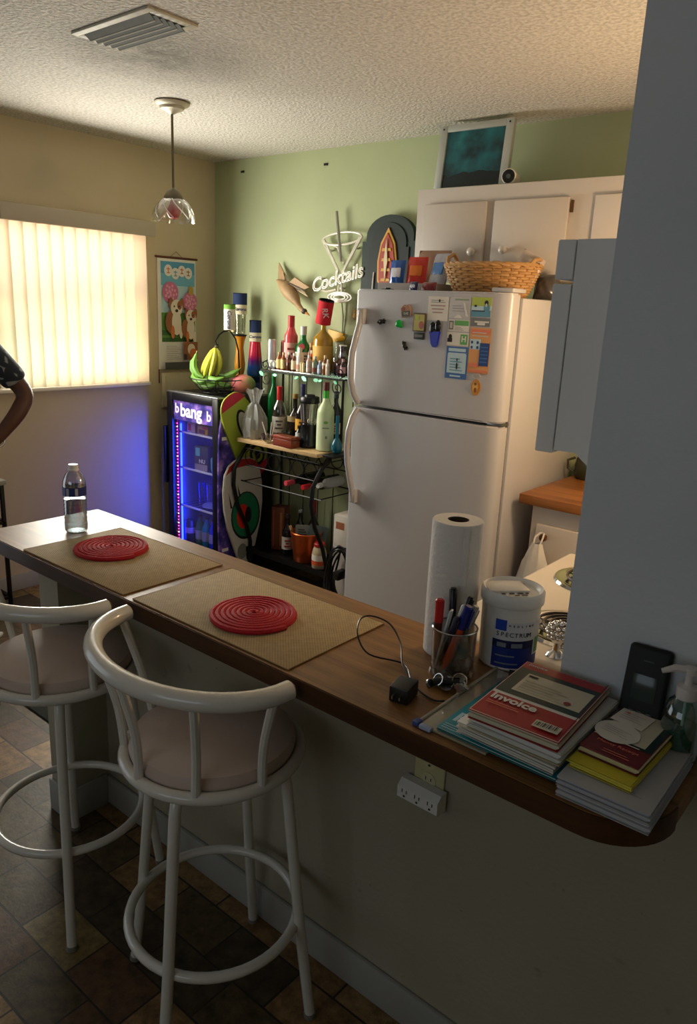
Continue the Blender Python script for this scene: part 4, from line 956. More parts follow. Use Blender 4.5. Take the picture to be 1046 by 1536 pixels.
m = MB(); m.lathe([(.0195, .105), (.0185, .155), (.021, .158), (.021, .163)], clear('neck_glass', (236, 236, 236), .4), 16); m.build('neck_glass', rb_)
bottle('clear_bottle', 'slim clear bottle with an orange cap against the refrigerator edge', 1.272, -.10, ZG, .18, .018, (226, 226, 226), (222, 120, 90), (.1, .4, (214, 206, 200)), .6, .4, .12, mat=CLB)
MINI = 'miniature liquor bottles on the glass shelf'
minis = [
 ('amber cream-labelled miniature, one of a pair in front of the pink bottle', .785, -.195, .1, .0155, (150, 84, 30), (196, 170, 120), (.08, .6, (226, 208, 150))),
 ('amber cream-labelled miniature, one of a pair in front of the pink bottle', .822, -.196, .1, .0155, (150, 84, 30), (196, 170, 120), (.08, .6, (226, 208, 150))),
 ('dark brown miniature with a white cap in front of the gin bottle', .862, -.192, .105, .016, (76, 36, 22), (206, 206, 200), (.45, .6, (120, 70, 50))),
 ('squat brown miniature with a pale square label in front of the gin bottle', .902, -.19, .1, .0175, (96, 56, 30), (214, 208, 190), (.1, .6, (222, 206, 172))),
 ('white bell-shaped miniature left of the amber spirit bottle', .942, -.185, .135, .022, (214, 200, 184), (216, 206, 190), (.12, .3, (190, 140, 120))),
 ('tan miniature with a wooden cap beside the gin bottle', .945, -.10, .16, .018, (150, 104, 66), (210, 176, 128), (.3, .55, (196, 150, 100))),
 ('bright orange-red miniature left of the amber spirit bottle', .973, -.12, .12, .02, (206, 66, 26), (226, 214, 200), (.6, .7, (60, 30, 20))),
 ('pinkish clear miniature in front of the amber spirit bottle', 1.02, -.195, .1, .0165, (206, 176, 166), (226, 216, 206), (.1, .3, (222, 206, 200))),
 ('grey-green miniature with a slanted label in front of the amber spirit bottle', 1.062, -.19, .095, .018, (120, 130, 108), (206, 210, 200), (.1, .35, (120, 60, 50))),
 ('pale blue miniature right of the grey-green miniature', 1.098, -.19, .075, .0135, (140, 160, 190), (216, 222, 232), (.1, .4, (190, 200, 216))),
 ('honey brown miniature with a cream knob cap', 1.132, -.185, .105, .0175, (120, 76, 38), (224, 190, 140), (.5, .6, (226, 214, 196))),
 ('small dark miniature tucked behind the lilac bottle', 1.165, -.10, .11, .016, (60, 44, 48), (190, 186, 186), (.2, .5, (170, 150, 150))),
 ('white figurine-shaped miniature left of the squat dark bottle', 1.160, -.195, .085, .012, (226, 212, 196), (232, 220, 204), (.4, .55, (206, 186, 160))),
 ('dark miniature with a pink label in front of the orange-capped bottle', 1.26, -.185, .095, .015, (54, 30, 34), (190, 150, 150), (.2, .55, (196, 150, 156))),
]
for lab, x, y, h, r, col, cap, lb in minis:
    bottle('miniature_bottle', lab, x, y, ZG, h, r, col, cap, lb, .62, .42, .15, group=MINI)
for i, x in enumerate((.978, .995)):
    m = MB(); m.lathe([(0, 0), (.0075, 0), (.0085, .05), (.007, .05), (.0065, .006), (0, .006)], P('ivory_tube', (222, 210, 164), .35), 12); m.ball((0, 0, .052), .0055, P('ivory_tube', (222, 210, 164)), 8, 6)
    tag(m.build('ivory_vial', loc=(x, -.212, ZG + .0005)), ('left' if i == 0 else 'right') + ' of two short ivory vials at the front of the glass shelf', 'vial', 'ivory vials')
sb = thing('small_speaker', 'little white box with a looped black cable at the left end of the glass shelf', 'speaker', (.74, -.207, ZG + .0005))
MB().box(-.03, .03, -.0, .03, .012, .048, P('speaker_white', (206, 208, 198), .5), .004).build('speaker_box', sb)
m = MB(); m.box(-.026, .026, .002, .028, 0, .012, BLACK, .002); m.build('stand', sb)
m = MB(); m.tube([(.012 + .016 * cos(a), -.004, .026 + .02 * sin(a)) for a in [2 * PI * i / 18 for i in range(18)]], .0022, BLACK, 5, closed=True); m.build('cable_loop', sb)
LG = P('green_leaf_light', (40, 168, 116), .35, emit=.12); LGP = P('pale_green_leaf_light', (120, 222, 178), .35, emit=.25)
gl = thing('leaf_garland', 'string of glowing green leaf lights along the edge of the glass shelf', 'string lights', (.98, -.226, ZG - .016))
m = MB(); m.tube([(-.31 + k * .031, -.001, -.004 * (k % 2)) for k in range(21)], .0015, P('garland_wire', (30, 60, 40), .6), 5); m.build('wire', gl)
for i, (x, s) in enumerate(((-.30, .024), (-.19, .018), (-.02, .018), (.04, .024), (.13, .022), (.16, .014), (.27, .016))):
    m = MB(); m.prism([(-s, 0), (-s * .4, s * .45), (s * .5, s * .35), (s, -s * .1), (s * .3, -s * .5), (-s * .5, -s * .4)], 0, .004, LGP if i % 2 else LG, T(x, -.003, -.014) @ R('X', 78) @ R('Z', 25 * (i % 3 - 1))); m.build('leaf', gl)
# wooden shelf
sk = thing('skull_bottle', 'glass skull decanter wrapped in clear gift film at the left of the wooden shelf', 'bottle', (.732, -.33, ZW + .0005), 44)
SKG = P('skull_glass', (150, 152, 142), .1, trans=.45); SKD = P('skull_socket', (44, 46, 42), .3)
m = MB(); m.lathe([(0, 0), (.032, 0), (.036, .01), (.036, .035), (.05, .06), (.054, .09), (.045, .12), (.022, .138), (.016, .142), (.016, .165), (0, .166)], SKG, 22); m.build('decanter', sk)
m = MB()
for s in (-1, 1): m.ball((s * .02, -.044, .078), (.013, .01, .014), SKD, 12, 8)
m.prism([(-.006, .048), (.006, .048), (0, .062)], .046, .05, SKD, FRONT)
for k in range(6): m.box(-.022 + k * .0078, -.0165 + k * .0078, -.04, -.036, .02, .034, P('skull_teeth', (190, 190, 178), .3), .001)
m.build('face', sk)
m = MB(); t = bmesh.new(); rows = []
for j, (r, z) in enumerate(((.062, .002), (.068, .06), (.064, .12), (.04, .175), (.018, .205), (.035, .255), (.05, .28))):
    rows.append([t.verts.new((r * (1 + .13 * sin(6 * a + j) + .06 * sin(13 * a)) * cos(a), r * (1 + .13 * sin(6 * a + j) + .06 * sin(13 * a)) * sin(a), z + .008 * sin(5 * a))) for a in [2 * PI * i / 30 for i in range(30)]])
for a, b in zip(rows, rows[1:]):
    for i in range(30): t.faces.new((a[i], a[(i + 1) % 30], b[(i + 1) % 30], b[i]))
m.add(t, m.mi(P('gift_film', (206, 208, 202), .25, alpha=.38))); m.build('gift_wrap', sk, angle=20)
bottle('green_bottle', 'tall slim green glass bottle standing behind the wrapped skull decanter', .685, -.135, ZW, .36, .034, (26, 116, 54), (30, 120, 60), None, .62, .34, .06, mat=P('green_bottle_glass', (24, 122, 56), .1, trans=.25))
bottle('tequila_bottle', 'clear spirit bottle with a red wax neck and white label on the wooden shelf', .835, -.235, ZW, .305, .041, (120, 92, 70), (188, 38, 36), (.14, .44, (206, 204, 194), (90, 84, 84)), .56, .34, .28, mat=clear('smoky_clear_glass', (206, 196, 184), .4))
bottle('dark_bottle', 'dark round-bodied bottle with a gold seal behind the wooden box', .928, -.2, ZW, .27, .045, (30, 22, 14), (150, 118, 62), (.42, .54, (150, 132, 90)), .48, .3, .1)
bottle('sparkling_bottle', 'dark sparkling wine bottle with a blue neck and gold label left of the blender', 1.01, -.225, ZW, .335, .04, (22, 18, 18), (46, 44, 92), (.22, .42, (206, 152, 44), (60, 30, 16)), .5, .3, .22)
bottle('dark_bottle', 'near-black wine bottle with a cream label behind the blender', 1.205, -.165, ZW, .31, .038, (16, 20, 20), (36, 60, 62), (.25, .45, (206, 194, 160), (120, 90, 60)), .6, .32, .12)
bl_ = thing('blender', 'small black personal blender with a clear jar on the wooden shelf', 'blender', (1.118, -.287, ZW + .0005))
MB().lathe([(0, 0), (.05, 0), (.053, .004), (.053, .02), (.047, .03), (.046, .115), (.048, .13), (0, .13)], P('blender_black', (20, 21, 22), .2), 28).build('motor_base', bl_)
m = MB(); m.lathe([(.04, .1305), (.042, .15), (.051, .245), (.049, .245), (.04, .15), (.0, .135)], clear('blender_jar', (226, 224, 220), .35, .08), 28)
for k in range(8): a = 2 * PI * k / 8; m.tube([(.0415 * cos(a), .0415 * sin(a), .145), (.05 * cos(a), .05 * sin(a), .24)], .0018, P('jar_rib', (190, 186, 182), .3), 5)
m.build('jar', bl_)
m = MB(); m.lathe([(0, .136), (.012, .136), (.01, .15), (.004, .16), (0, .16)], CHROME, 12); m.box(-.02, .02, -.003, .003, .15, .153, CHROME); m.build('blade', bl_)
MB().lathe([(0, .2455), (.054, .2455), (.056, .25), (.054, .275), (.05, .28), (.03, .281), (.028, .29), (0, .29)], BLACK, 28).build('lid', bl_)
cu = bottle('coconut_bottle', 'pale frosted green bottle with a bright green neck and dark red cap beside the refrigerator', 1.245, -.295, ZW, .37, .047, (190, 206, 160), (86, 24, 26), (.02, .5, (196, 208, 168)), .56, .3, .12, mat=P('frosted_pale_green', (188, 204, 156), .35))
m = MB(); m.lathe([(.0150, .325 * 1.0), (.0146, .24), (.019, .222)], P('neck_green', (62, 168, 54), .25), 16); m.build('neck_sleeve', cu)
m = MB(); p = Print(m, R('Z', 44) @ on_front(0, -.0482, .13)); p.disc(0, .03, .012, .008, P('print_green', (110, 170, 70), .5)); p.rect(-.018, .018, -.003, .003, P('print_sage', (120, 140, 100), .6)); p.disc(.004, -.05, .006, .009, P('print_sage', (120, 140, 100)), 10); m.build('front_print', cu)
wbx = thing('wooden_box', 'small reddish brown wooden box at the front of the wooden shelf', 'box', (1.03, -.374, ZW + .0005), -3)
M_mah = wood('mahogany', (92, 38, 24), (136, 62, 40), 0, .3)
MB().box(-.075, .075, -.032, .032, 0, .042, M_mah, .003).build('box_body', wbx)
MB().box(-.077, .077, -.034, .034, .0425, .06, M_mah, .004).build('lid', wbx)
gb_ = thing('glass_bowl', 'small clear glass bowl of straws on the wooden shelf', 'bowl', (.895, -.375, ZW + .0005))
MB().lathe([(0, .006), (.025, .006), (.04, .02), (.046, .05), (.043, .05), (.037, .022), (.0, .012)], clear('bowl_glass', (226, 220, 212), .35), 22).build('bowl_body', gb_)
for i, (dx, dy, tx, ty, c_) in enumerate(((-.01, 0, -.045, -.01, (226, 218, 204)), (.0, .01, .0, .02, (214, 206, 196)), (.012, 0, .05, .0, (196, 190, 180)))):
    m = MB(); m.tube([(dx, dy, .015), (tx, ty, .115)], .003, P('straw_%d' % i, c_, .5), 6)
    tag(m.build('straw', loc=(.895, -.375, ZW + .0005)), ('left-leaning', 'upright middle', 'right-leaning')[i] + ' pale straw in the glass bowl', 'straw', 'straws in the glass bowl')
bottle('gold_bottle', 'small gold foil bottle between the blender and the pale green bottle', 1.185, -.245, ZW, .14, .02, (170, 140, 70), (196, 166, 88), (.2, .5, (206, 196, 170)), .6, .5, .12)
m = MB(); m.lathe([(0, 0), (.024, 0), (.027, .004), (.03, .065), (.028, .065), (.025, .008), (0, .008)], clear('tumbler_glass', (222, 230, 226), .35), 20)
tag(m.build('tumbler', loc=(.945, -.285, ZW + .0005)), 'clear glass tumbler behind the reddish wooden box', 'glass')
bottle('black_bottle', 'squat black bottle with a round white emblem left of the blender', 1.045, -.285, ZW, .11, .022, (18, 20, 22), (28, 28, 30), (.35, .65, (196, 200, 198)), .62, .45, .15)
# blue bits hanging between rack and refrigerator
m = MB(); m.lathe([(0, 0), (.02, .002), (.03, .02), (.03, .045), (.018, .07), (.01, .08), (.01, .2), (0, .2)], P('teal_blue_glass', (26, 92, 110), .2), 18)
tag(m.build('blue_bottle', loc=(1.335, -.30, ZW + .003)), 'narrow teal blue bottle squeezed against the refrigerator side', 'bottle')
m = MB(); m.box(-.03, .05, -.12, .06, 0, .012, BLACKM, .002); tag(m.build('wall_bracket_shelf', loc=(1.345, -.27, ZW - .0105)), 'narrow black ledge beside the rack holding the teal blue bottle', 'ledge')
# lower part of the rack
bk = thing('copper_bucket', 'copper ice bucket with papers in it on the bottom of the rack', 'bucket', (1.06, -.215, ZB + .0005))
M_cop = P('copper', (196, 92, 42), .32, .75, var=.25, scale=12)
MB().lathe([(0, 0), (.07, 0), (.074, .006), (.094, .17), (.097, .175), (.094, .179), (.09, .175), (.07, .012), (0, .01)], M_cop, 30).build('bucket_body', bk)
for s in (-1, 1):
    m = MB(); m.tube([(s * .094, -.02, .15), (s * .112, -.018, .135), (s * .115, 0, .125), (s * .112, .018, .135), (s * .094, .02, .15)], .004, M_cop, 7); m.build('handle', bk)
m = MB(); m.box(-.05, .05, -.001, .001, 0, .16, P('grey_leaflet', (120, 120, 112), .7)); p = Print(m, on_front(0, -.001, 0)); p.lines(-.035, .02, .1, .14, 3, INK, .5); p.disc(-.02, .07, .008, .01, INK, 10); p.disc(.015, .06, .008, .01, INK, 10)
tag(m.build('leaflet', loc=(1.045, -.225, ZB + .05), rot=(math.radians(-8), 0, math.radians(38))), 'grey printed leaflet stuck in the copper bucket', 'leaflet')
m = MB(); m.box(-.055, .055, -.001, .001, 0, .17, P('teal_grey_leaflet', (96, 112, 114), .7))
tag(m.build('leaflet', loc=(1.10, -.20, ZB + .045), rot=(math.radians(-10), math.radians(12), math.radians(44))), 'blank grey-blue sheet at the right of the copper bucket', 'leaflet')
m = MB(); m.cyl(.009, 0, .13, P('pale_wood_stick', (206, 160, 106), .6), 12); tag(m.build('wooden_muddler', loc=(1.0, -.245, ZB + .075), rot=(math.radians(6), math.radians(-14), 0)), 'pale wooden stick at the left rim of the copper bucket', 'stick')
bottle('red_neck_bottle', 'dark bottle with a tall red neck standing behind the copper bucket', 1.0, -.09, ZB, .33, .035, (40, 18, 18), (150, 26, 34), (.2, .45, (140, 120, 110)), .5, .34, .3)
jb = thing('red_lid_jar', 'glass jar with a red lid and white and orange label beside the copper bucket', 'jar', (1.205, -.262, ZB + .0005))
MB().lathe([(0, 0), (.038, 0), (.042, .006), (.042, .09), (.036, .115), (.03, .128), (0, .128)], P('jar_contents', (186, 170, 142), .2), 24).build('jar_body', jb)
m = MB(); m.lathe([(.0427, .05), (.0427, .085)], PAPER, 24); m.lathe([(.0428, .025), (.0428, .05)], P('orange_label', (206, 86, 40), .6), 24); m.build('label', jb)
MB().cyl(.033, .1285, .15, P('red_lid', (170, 34, 36), .35), 24, bev=.003).build('lid', jb)
boxitem('liquor_box', 'tall brown liquor carton with vertical lettering at the left of the bottom tray', 'box', .80, -.17, ZB, .085, .085, .27, (104, 54, 34), [(-.03, -.024, .02, .25, (140, 84, 54)), (.015, .03, .03, .24, (150, 96, 60))], rz=20)
bottle('dark_bottle', 'dark bottle with a white and red label left of the copper bucket', .905, -.215, ZB, .25, .034, (20, 18, 20), (40, 36, 36), (.14, .45, (196, 190, 180), (160, 40, 50)), .55, .34, .1)
bottle('slim_black_bottle', 'slim black bottle with a silver dot cap beside the copper bucket', .945, -.15, ZB, .27, .03, (18, 18, 20), (150, 150, 152), (.2, .3, (60, 60, 62)), .6, .36, .05)
for i, (x, c_, lb) in enumerate(((1.035, (206, 72, 88), 'wine bottle lying in the rack with a pink foil cap'), (1.165, (176, 30, 40), 'wine bottle lying in the rack with a red foil cap'))):
    o = thing('wine_bottle', lb, 'bottle', (x, -.365, .64), 0, 'wine bottles lying in the rack')
    m = MB(); m.lathe([(0, .0), (.0135, 0), (.0135, .06), (.016, .09), (.035, .13), (.0365, .15), (.0365, .285), (.03, .292), (0, .29)], P('wine_glass_dark', (16, 20, 16), .1), 20, R('X', -90)); m.build('bottle_body', o)
    m = MB(); m.lathe([(0, -.012), (.013, -.012), (.0152, -.008), (.0152, .05), (.0142, .052)], P('foil_cap_%d' % i, c_, .3), 16, R('X', -90)); m.build('foil_cap', o)
o = thing('grey_bottle', 'pale grey plastic bottle lying at the right of the bottle grid', 'bottle', (1.262, -.33, .665), 2)
MB().lathe([(0, 0), (.012, 0), (.012, .02), (.03, .045), (.03, .17), (0, .175)], P('grey_plastic', (136, 136, 134), .5), 18, R('X', -90)).build('bottle_body', o)
MB().cyl(.014, -.03, -.0005, P('light_grey_cap', (176, 176, 172), .5), 14, R('X', -90)).build('cap', o)
# behind the rack next to the refrigerator
boxitem('white_carton', 'tall white carton standing between the rack and the refrigerator', 'box', 1.43, -.22, 0, .16, .2, .52, (196, 188, 176), [(-.06, .0, .44, .48, (150, 90, 60))])
cb = MB()
for k in range(7):
    pts = [(.055 * cos(a) * (1 + .1 * k % 3), -.012 - .008 * k + .012 * sin(3 * a + k), .16 * sin(a) + .02 * sin(2 * a + k)) for a in [2 * PI * i / 26 for i in range(26)]]
    cb.tube(pts, .006, BLACK, 6, closed=True)
cb.box(-.02, .02, -.075, .0, -.01, .04, BLACK, .008)
tag(cb.build('cable_coil', loc=(1.455, -.335, .192)), 'tangled coil of black cables against the white carton beside the refrigerator', 'cables')

# ------------------------------------------------------------------ ornaments on the green wall
NEON = P('unlit_neon_tube', (222, 218, 202), .25, coat=.4); CLIPM = P('neon_backing', (206, 204, 190), .5)
ns = thing('neon_sign', 'unlit white neon sign of a cocktail glass with cocktails lettering', 'neon sign', (1.09, -.03, 1.82))
m = MB(); 
for dx in (-.007, .007):
    m.tube([(-.135 - dx, -.005, .145), (-.005 - dx * .4, -.005, -.035)], .006, NEON, 8); m.tube([(.135 + dx, -.005, .16), (.012 + dx * .4, -.005, -.03)], .006, NEON, 8)
m.tube([(.138 * cos(a), -.005, .15 + .032 * sin(a) + .008 * cos(a)) for a in [2 * PI * i / 40 for i in range(40)]], .006, NEON, 8, closed=True)
m.tube([(-.04, -.012, .29), (-.018, -.012, .16), (.005, -.012, .03)], .008, P('neon_stirrer', (150, 150, 138), .35), 8)
m.tube([(-.12, -.005, .13), (-.03, -.005, .105), (.02, -.005, .02)], .005, NEON, 7)
m.build('glass_outline', ns)
m = MB(); m.text('Cocktails', .101, NEON, T(-.022, -.016, -.062) @ R('Y', -14) @ FRONT, shear=.32, outline=.0038); m.build('lettering', ns)
m = MB()
for dx in (-.014, .014): m.tube([(dx * .6, -.004, -.05), (dx, -.004, -.13)], .006, NEON, 8)
for r_ in (.085, .062, .04): m.tube([(r_ * cos(a), -.004, -.158 + .024 * (r_ / .08) * sin(a)) for a in [2 * PI * i / 30 for i in range(30)]], .0055, NEON, 7, closed=True)
m.tube([(-.175, -.004, -.115), (-.1, -.004, -.13), (-.03, -.004, -.118)], .006, NEON, 8); m.build('stem_outline', ns)
m = MB()
for x, z in ((-.09, .09), (.09, .1), (0, -.11), (-.15, -.06), (.15, -.03)): MB().cyl(.006, -.005, .03, CLIPM, 10, T(x, 0, z) @ R('X', -90)).build('standoff', ns)
m.tube([(.0, .01, -.165), (.01, .02, -.26), (.005, .024, -.36)], .004, P('neon_cable', (130, 136, 118), .6), 6)
m.build('power_cable', ns)
dk = thing('flying_bird', 'carved flying duck wall ornament with spread wings on the green wall', 'wall ornament', (.735, -.06, 1.70))
D1, D2, D3 = P('duck_tan', (168, 138, 98), .55, var=.2, scale=50), P('duck_dark', (66, 56, 44), .55, var=.2, scale=50), P('duck_cream', (206, 190, 154), .55)
m = MB(); m.tube([(-.115, .0, .045), (-.085, 0, .03), (-.045, -.005, .01), (.0, -.01, -.02), (.045, -.01, -.055), (.075, -.012, -.09), (.1, -.014, -.112), (.12, -.014, -.122)], [.006, .02, .036, .042, .033, .017, .015, .013], D1, 12); m.ball((.125, -.014, -.123), (.02, .015, .016), D2, 12, 8); m.build('body', dk)
m = MB(); m.lathe([(.008, 0), (.006, .02), (.002, .034), (0, .036)], P('duck_bill', (196, 130, 60), .5), 10, T(.138, -.014, -.13) @ R('Y', 116)); m.build('bill', dk)
def wing(pts, dirn):
    m = MB(); m.prism(pts, -.006, .004, D1, FRONT); 
    for k in range(5):
        s = k / 4; m.prism([(pts[0][0] * (1 - s) + pts[1][0] * s, pts[0][1] * (1 - s) + pts[1][1] * s), (pts[0][0] * (1 - s) + pts[1][0] * s + .012, pts[0][1] * (1 - s) + pts[1][1] * s + .006), (pts[2][0] * .8 + pts[3][0] * .2 + .006 * k, pts[2][1] * .8 + pts[3][1] * .2 - .01 * k), (pts[2][0], pts[2][1])], .004, .009, D2 if k == 0 else (D1 if k % 2 else D3), FRONT)
    return m
wing([(-.04, .0), (.0, .015), (-.06, .075), (-.135, .15), (-.115, .05)], -1).build('wing', dk, rot=(math.radians(-14), 0, 0))
wing([(-.01, .03), (.025, -.005), (.1, -.005), (.15, .01), (.05, .065)], 1).build('wing', dk, rot=(math.radians(16), 0, 0))
aq = thing('arched_plaque', 'dark green arched wooden plaque with a red and gold emblem behind the refrigerator top', 'plaque', (1.42, -.03, 1.55))
def arch(w, h, sh_): return [(-w, 0), (w, 0), (w, h - sh_)] + ([(w * .86, h - sh_), (w * .86, h - sh_ + .02)] if sh_ > .1 else []) + [(w * .86 * cos(a), h - sh_ + .02 + (sh_ - .02) * sin(a)) for a in [PI * k / 14 for k in range(1, 14)]] + ([(-w * .86, h - sh_ + .02), (-w * .86, h - sh_)] if sh_ > .1 else []) + [(-w, h - sh_)]
M_dg = P('dark_green_board', (20, 40, 36), .6); M_dg2 = P('darker_green_board', (15, 31, 29), .6)
MB().prism(arch(.178, .53, .13), -.02, .012, M_dg, FRONT).build('board', aq)
m = MB(); m.prism(arch(.13, .49, .12), .0125, .018, M_dg2, FRONT); m.build('inner_panel', aq)
m = MB(); EM = [P(n, c, .5) for n, c in (('emblem_red', (160, 54, 34)), ('emblem_gold', (206, 158, 60)), ('emblem_cream', (214, 196, 160)), ('emblem_brown', (66, 40, 28)))]
# plain stand-in ornament: a tall lozenge with bands of red, gold and cream
def band(z0, z1, w0, w1, mt, d=.03): m.prism([(-w0, z0), (w0, z0), (w1, z1), (-w1, z1)], .0185, d, mt, FRONT)
m.prism([(0, .1), (.058, .2), (.062, .3), (.045, .39), (0, .465), (-.045, .39), (-.062, .3), (-.058, .2)], .0185, .026, EM[1], FRONT)
m.prism([(0, .125), (.046, .205), (.05, .3), (.035, .38), (0, .44), (-.035, .38), (-.05, .3), (-.046, .205)], .0262, .031, EM[0], FRONT)
for z in (.2, .25, .3, .35): m.prism([(-.03, z), (.03, z), (.026, z + .014), (-.026, z + .014)], .0312, .035, EM[1], FRONT)
m.prism([(0, .2), (.012, .3), (0, .41), (-.012, .3)], .0352, .039, EM[2], FRONT)
m.build('emblem', aq)
m = MB(); m.tube([(-.085, -.022, .245), (-.088, -.024, .2), (-.09, -.024, .06)], .0035, P('emblem_silver', (206, 206, 210), .3, .6), 6); m.build('silver_rod', aq)
ls = MB(); ls.prism([(.06 * cos(a), .075 * sin(a)) for a in [math.radians(200 + 12 * k) for k in range(14)]], 0, .014, P('lemon_yellow', (228, 176, 42), .4), FRONT @ R('Z', -20)); ls.ball((.02, -.008, -.05), (.045, .008, .02), P('lemon_yellow', (228, 176, 42)), 14, 8)
tag(ls.build('lemon_ornament', loc=(1.06, -.004, 1.49)), 'yellow lemon-wedge ornament on the green wall right of the amber bottle', 'wall ornament')
m = MB(); m.lathe([(0, 0), (.055, 0), (.06, .004), (.05, .008), (0, .008)], P('olive_shadow', (112, 118, 90), .5), 26, R('X', 90)); tag(m.build('wall_shadow_disc', loc=(1.17, -.002, 1.40)), 'dull olive disc painted as a round shadow on the green wall below the neon sign', 'plate')  # flat olive disc stands in for a shadow on the wall
m = MB(); m.ball((0, -.012, 0), (.014, .012, .02), P('gilt', (196, 158, 96), .4, .4), 12, 8); m.ball((.002, -.012, .026), (.01, .01, .012), P('gilt', (196, 158, 96)), 10, 8); m.cyl(.003, -.002, .0, STEEL, 8, R('X', 90)); tag(m.build('gilt_figurine', loc=(1.185, -.002, 1.565)), 'tiny gilt ornament on the green wall beside the refrigerator handle', 'wall ornament')
for x, z, lb in ((.257, 2.368, 'dark screw head high on the green wall near the corner'), (.926, 2.359, 'dark screw head high on the green wall above the neon sign')):
    m = MB(); m.box(-.014, .014, -.006, 0, -.006, .006, M_dk, .002); tag(m.build('wall_screw', loc=(x, -.0005, z)), lb, 'screw')

# ------------------------------------------------------------------ bar counter and what lies on it
KZ = .94
M_oak = wood('bar_oak', (110, 74, 38), (162, 116, 64), 0, .42, plank=.095, coat=.1)
M_edge = wood('bar_edge_dark', (58, 36, 20), (86, 56, 32), 0, .4)
kt = thing('bar_counter', 'long wooden bar counter with a rounded right end on the half wall', 'counter', (2.7, -2.2, KZ))
r_, xr, yf = .105, 3.697, -2.4026
poly = [(1.783, -2.0236), (1.783, yf)] + [(xr - r_ + r_ * sin(a), yf + r_ - r_ * cos(a)) for a in [PI / 2 * k / 10 for k in range(11)]] + [(xr, YW - .0005), (3.4380, YW - .0005), (3.4380, -2.0236)]
pl_ = [(x - 2.7, y + 2.2) for x, y in poly]
MB().prism(pl_, -.04, 0, M_oak).build('worktop', kt)
edge = [(x, y) for x, y in pl_[1:13]]
m = MB(); t = bmesh.new()
off = [(x, y) for x, y in edge]; out = []
for i, (x, y) in enumerate(off):
    nx, ny = (0, -1) if i == 0 else (sin(PI / 2 * max(0, i - 1) / 10), -cos(PI / 2 * max(0, i - 1) / 10))
    out.append((x + nx * .003, y + ny * .003))
out.append((out[-1][0], pl_[12][1]))
off.append((off[-1][0], pl_[12][1]))
va = [[t.verts.new((x, y, z)) for z in (-.0405, -.0015)] for x, y in out]; vb = [[t.verts.new((x, y, z)) for z in (-.0405, -.0015)] for x, y in off]
for i in range(len(va) - 1):
    t.faces.new((va[i][0], va[i + 1][0], va[i + 1][1], va[i][1])); t.faces.new((va[i][1], va[i + 1][1], vb[i + 1][1], vb[i][1])); t.faces.new((va[i][0], vb[i][0], vb[i + 1][0], va[i + 1][0]))
m.add(t, m.mi(M_edge)); m.build('edge_band', kt)
def weave(name, a, b_):
    m, nt, b, N, L = nodes_mat(name)
    tc = N('TexCoord'); c = N('TexChecker'); c.inputs['Scale'].default_value = 260; c.inputs['Color1'].default_value = rgb(*a); c.inputs['Color2'].default_value = rgb(*b_)
    L(tc.outputs['Object'], c.inputs['Vector']); n = N('TexNoise'); n.inputs['Scale'].default_value = 60; L(tc.outputs['Object'], n.inputs['Vector'])
    mx = N('Mix'); mx.data_type = 'RGBA'; mx.blend_type = 'MULTIPLY'; mx.inputs['Factor'].default_value = .35; L(c.outputs['Color'], mx.inputs['A']); L(n.outputs['Fac'], mx.inputs['B']); L(mx.outputs['Result'], b.inputs['Base Color'])
    b.inputs['Roughness'].default_value = .8
    bp = N('Bump'); bp.inputs['Strength'].default_value = .3; bp.inputs['Distance'].default_value = .001; L(c.outputs['Fac'], bp.inputs['Height']); L(bp.outputs['Normal'], b.inputs['Normal'])
    return m
M_mat = weave('woven_beige', (166, 142, 100), (196, 172, 126)); M_hem = P('placemat_hem', (150, 124, 84), .8)
for lb, x0, x1, y0, y1, rz in (('woven beige placemat nearest the water bottle at the far end of the bar', 2.017, 2.474, -2.397, -2.093, .3), ('woven beige placemat in the middle of the bar beside the charger cord', 2.511, 3.008, -2.394, -2.090, .2)):
    o = thing('placemat', lb, 'placemat', ((x0 + x1) / 2, (y0 + y1) / 2, KZ + .0003), rz)
    w_, h_ = (x1 - x0) / 2, (y1 - y0) / 2
    MB().box(-w_, w_, -h_, h_, 0, .0026, M_mat, .0008).build('woven_panel', o)
    m = MB(); m.tube([(-w_, -h_, .0018), (w_, -h_, .0018), (w_, h_, .0018), (-w_, h_, .0018)], .0016, M_hem, 5, closed=True); m.build('hem', o)
M_rope = P('red_rope', (178, 18, 34), .75, bump=.5, scale=350)
for lb, x, y, R_ in (('round red coiled rope trivet on the far placemat', 2.177, -2.229, .103), ('round red coiled rope trivet on the near placemat', 2.781, -2.267, .101)):
    m = MB(); n_ = 8; tot = n_ * 28
    m.tube([((.004 + (R_ - .008) * k / tot) * cos(2 * PI * k / 28), (.004 + (R_ - .008) * k / tot) * sin(2 * PI * k / 28), .0068 - .0012 * (k / tot > .93)) for k in range(tot + 1)], .0066, M_rope, 7)
    m.lathe([(0, .001), (R_ - .006, .001), (R_ - .006, .006), (0, .006)], M_rope, 30)
    tag(m.build('trivet', loc=(x, y, KZ + .0034)), lb, 'trivet', 'red trivets on the placemats')
wb = thing('water_bottle', 'half full plastic water bottle with a blue label standing on the bar', 'bottle', (1.957, -2.204, KZ + .0004))
PET = clear('pet_plastic', (240, 244, 246), .55, .06)
prof = [(0, .004), (.018, .002), (.027, .0), (.032, .008), (.0325, .03)]
for k in range(6): prof += [(.0305, .037 + k * .0125), (.0325, .043 + k * .0125)]
prof += [(.0325, .118), (.0325, .145), (.031, .155), (.024, .172), (.0145, .184), (.0125, .187), (.0125, .192)]
MB().lathe(prof, PET, 30).build('bottle_body', wb)
MB().lathe([(0, .006), (.026, .004), (.0305, .01), (.031, .05), (.031, .101), (0, .101)], clear('water', (206, 212, 214), .2, .03), 26).build('water', wb)
m = MB(); m.lathe([(.0328, .112), (.0328, .138)], P('blue_water_label', (22, 40, 112), .35), 30)
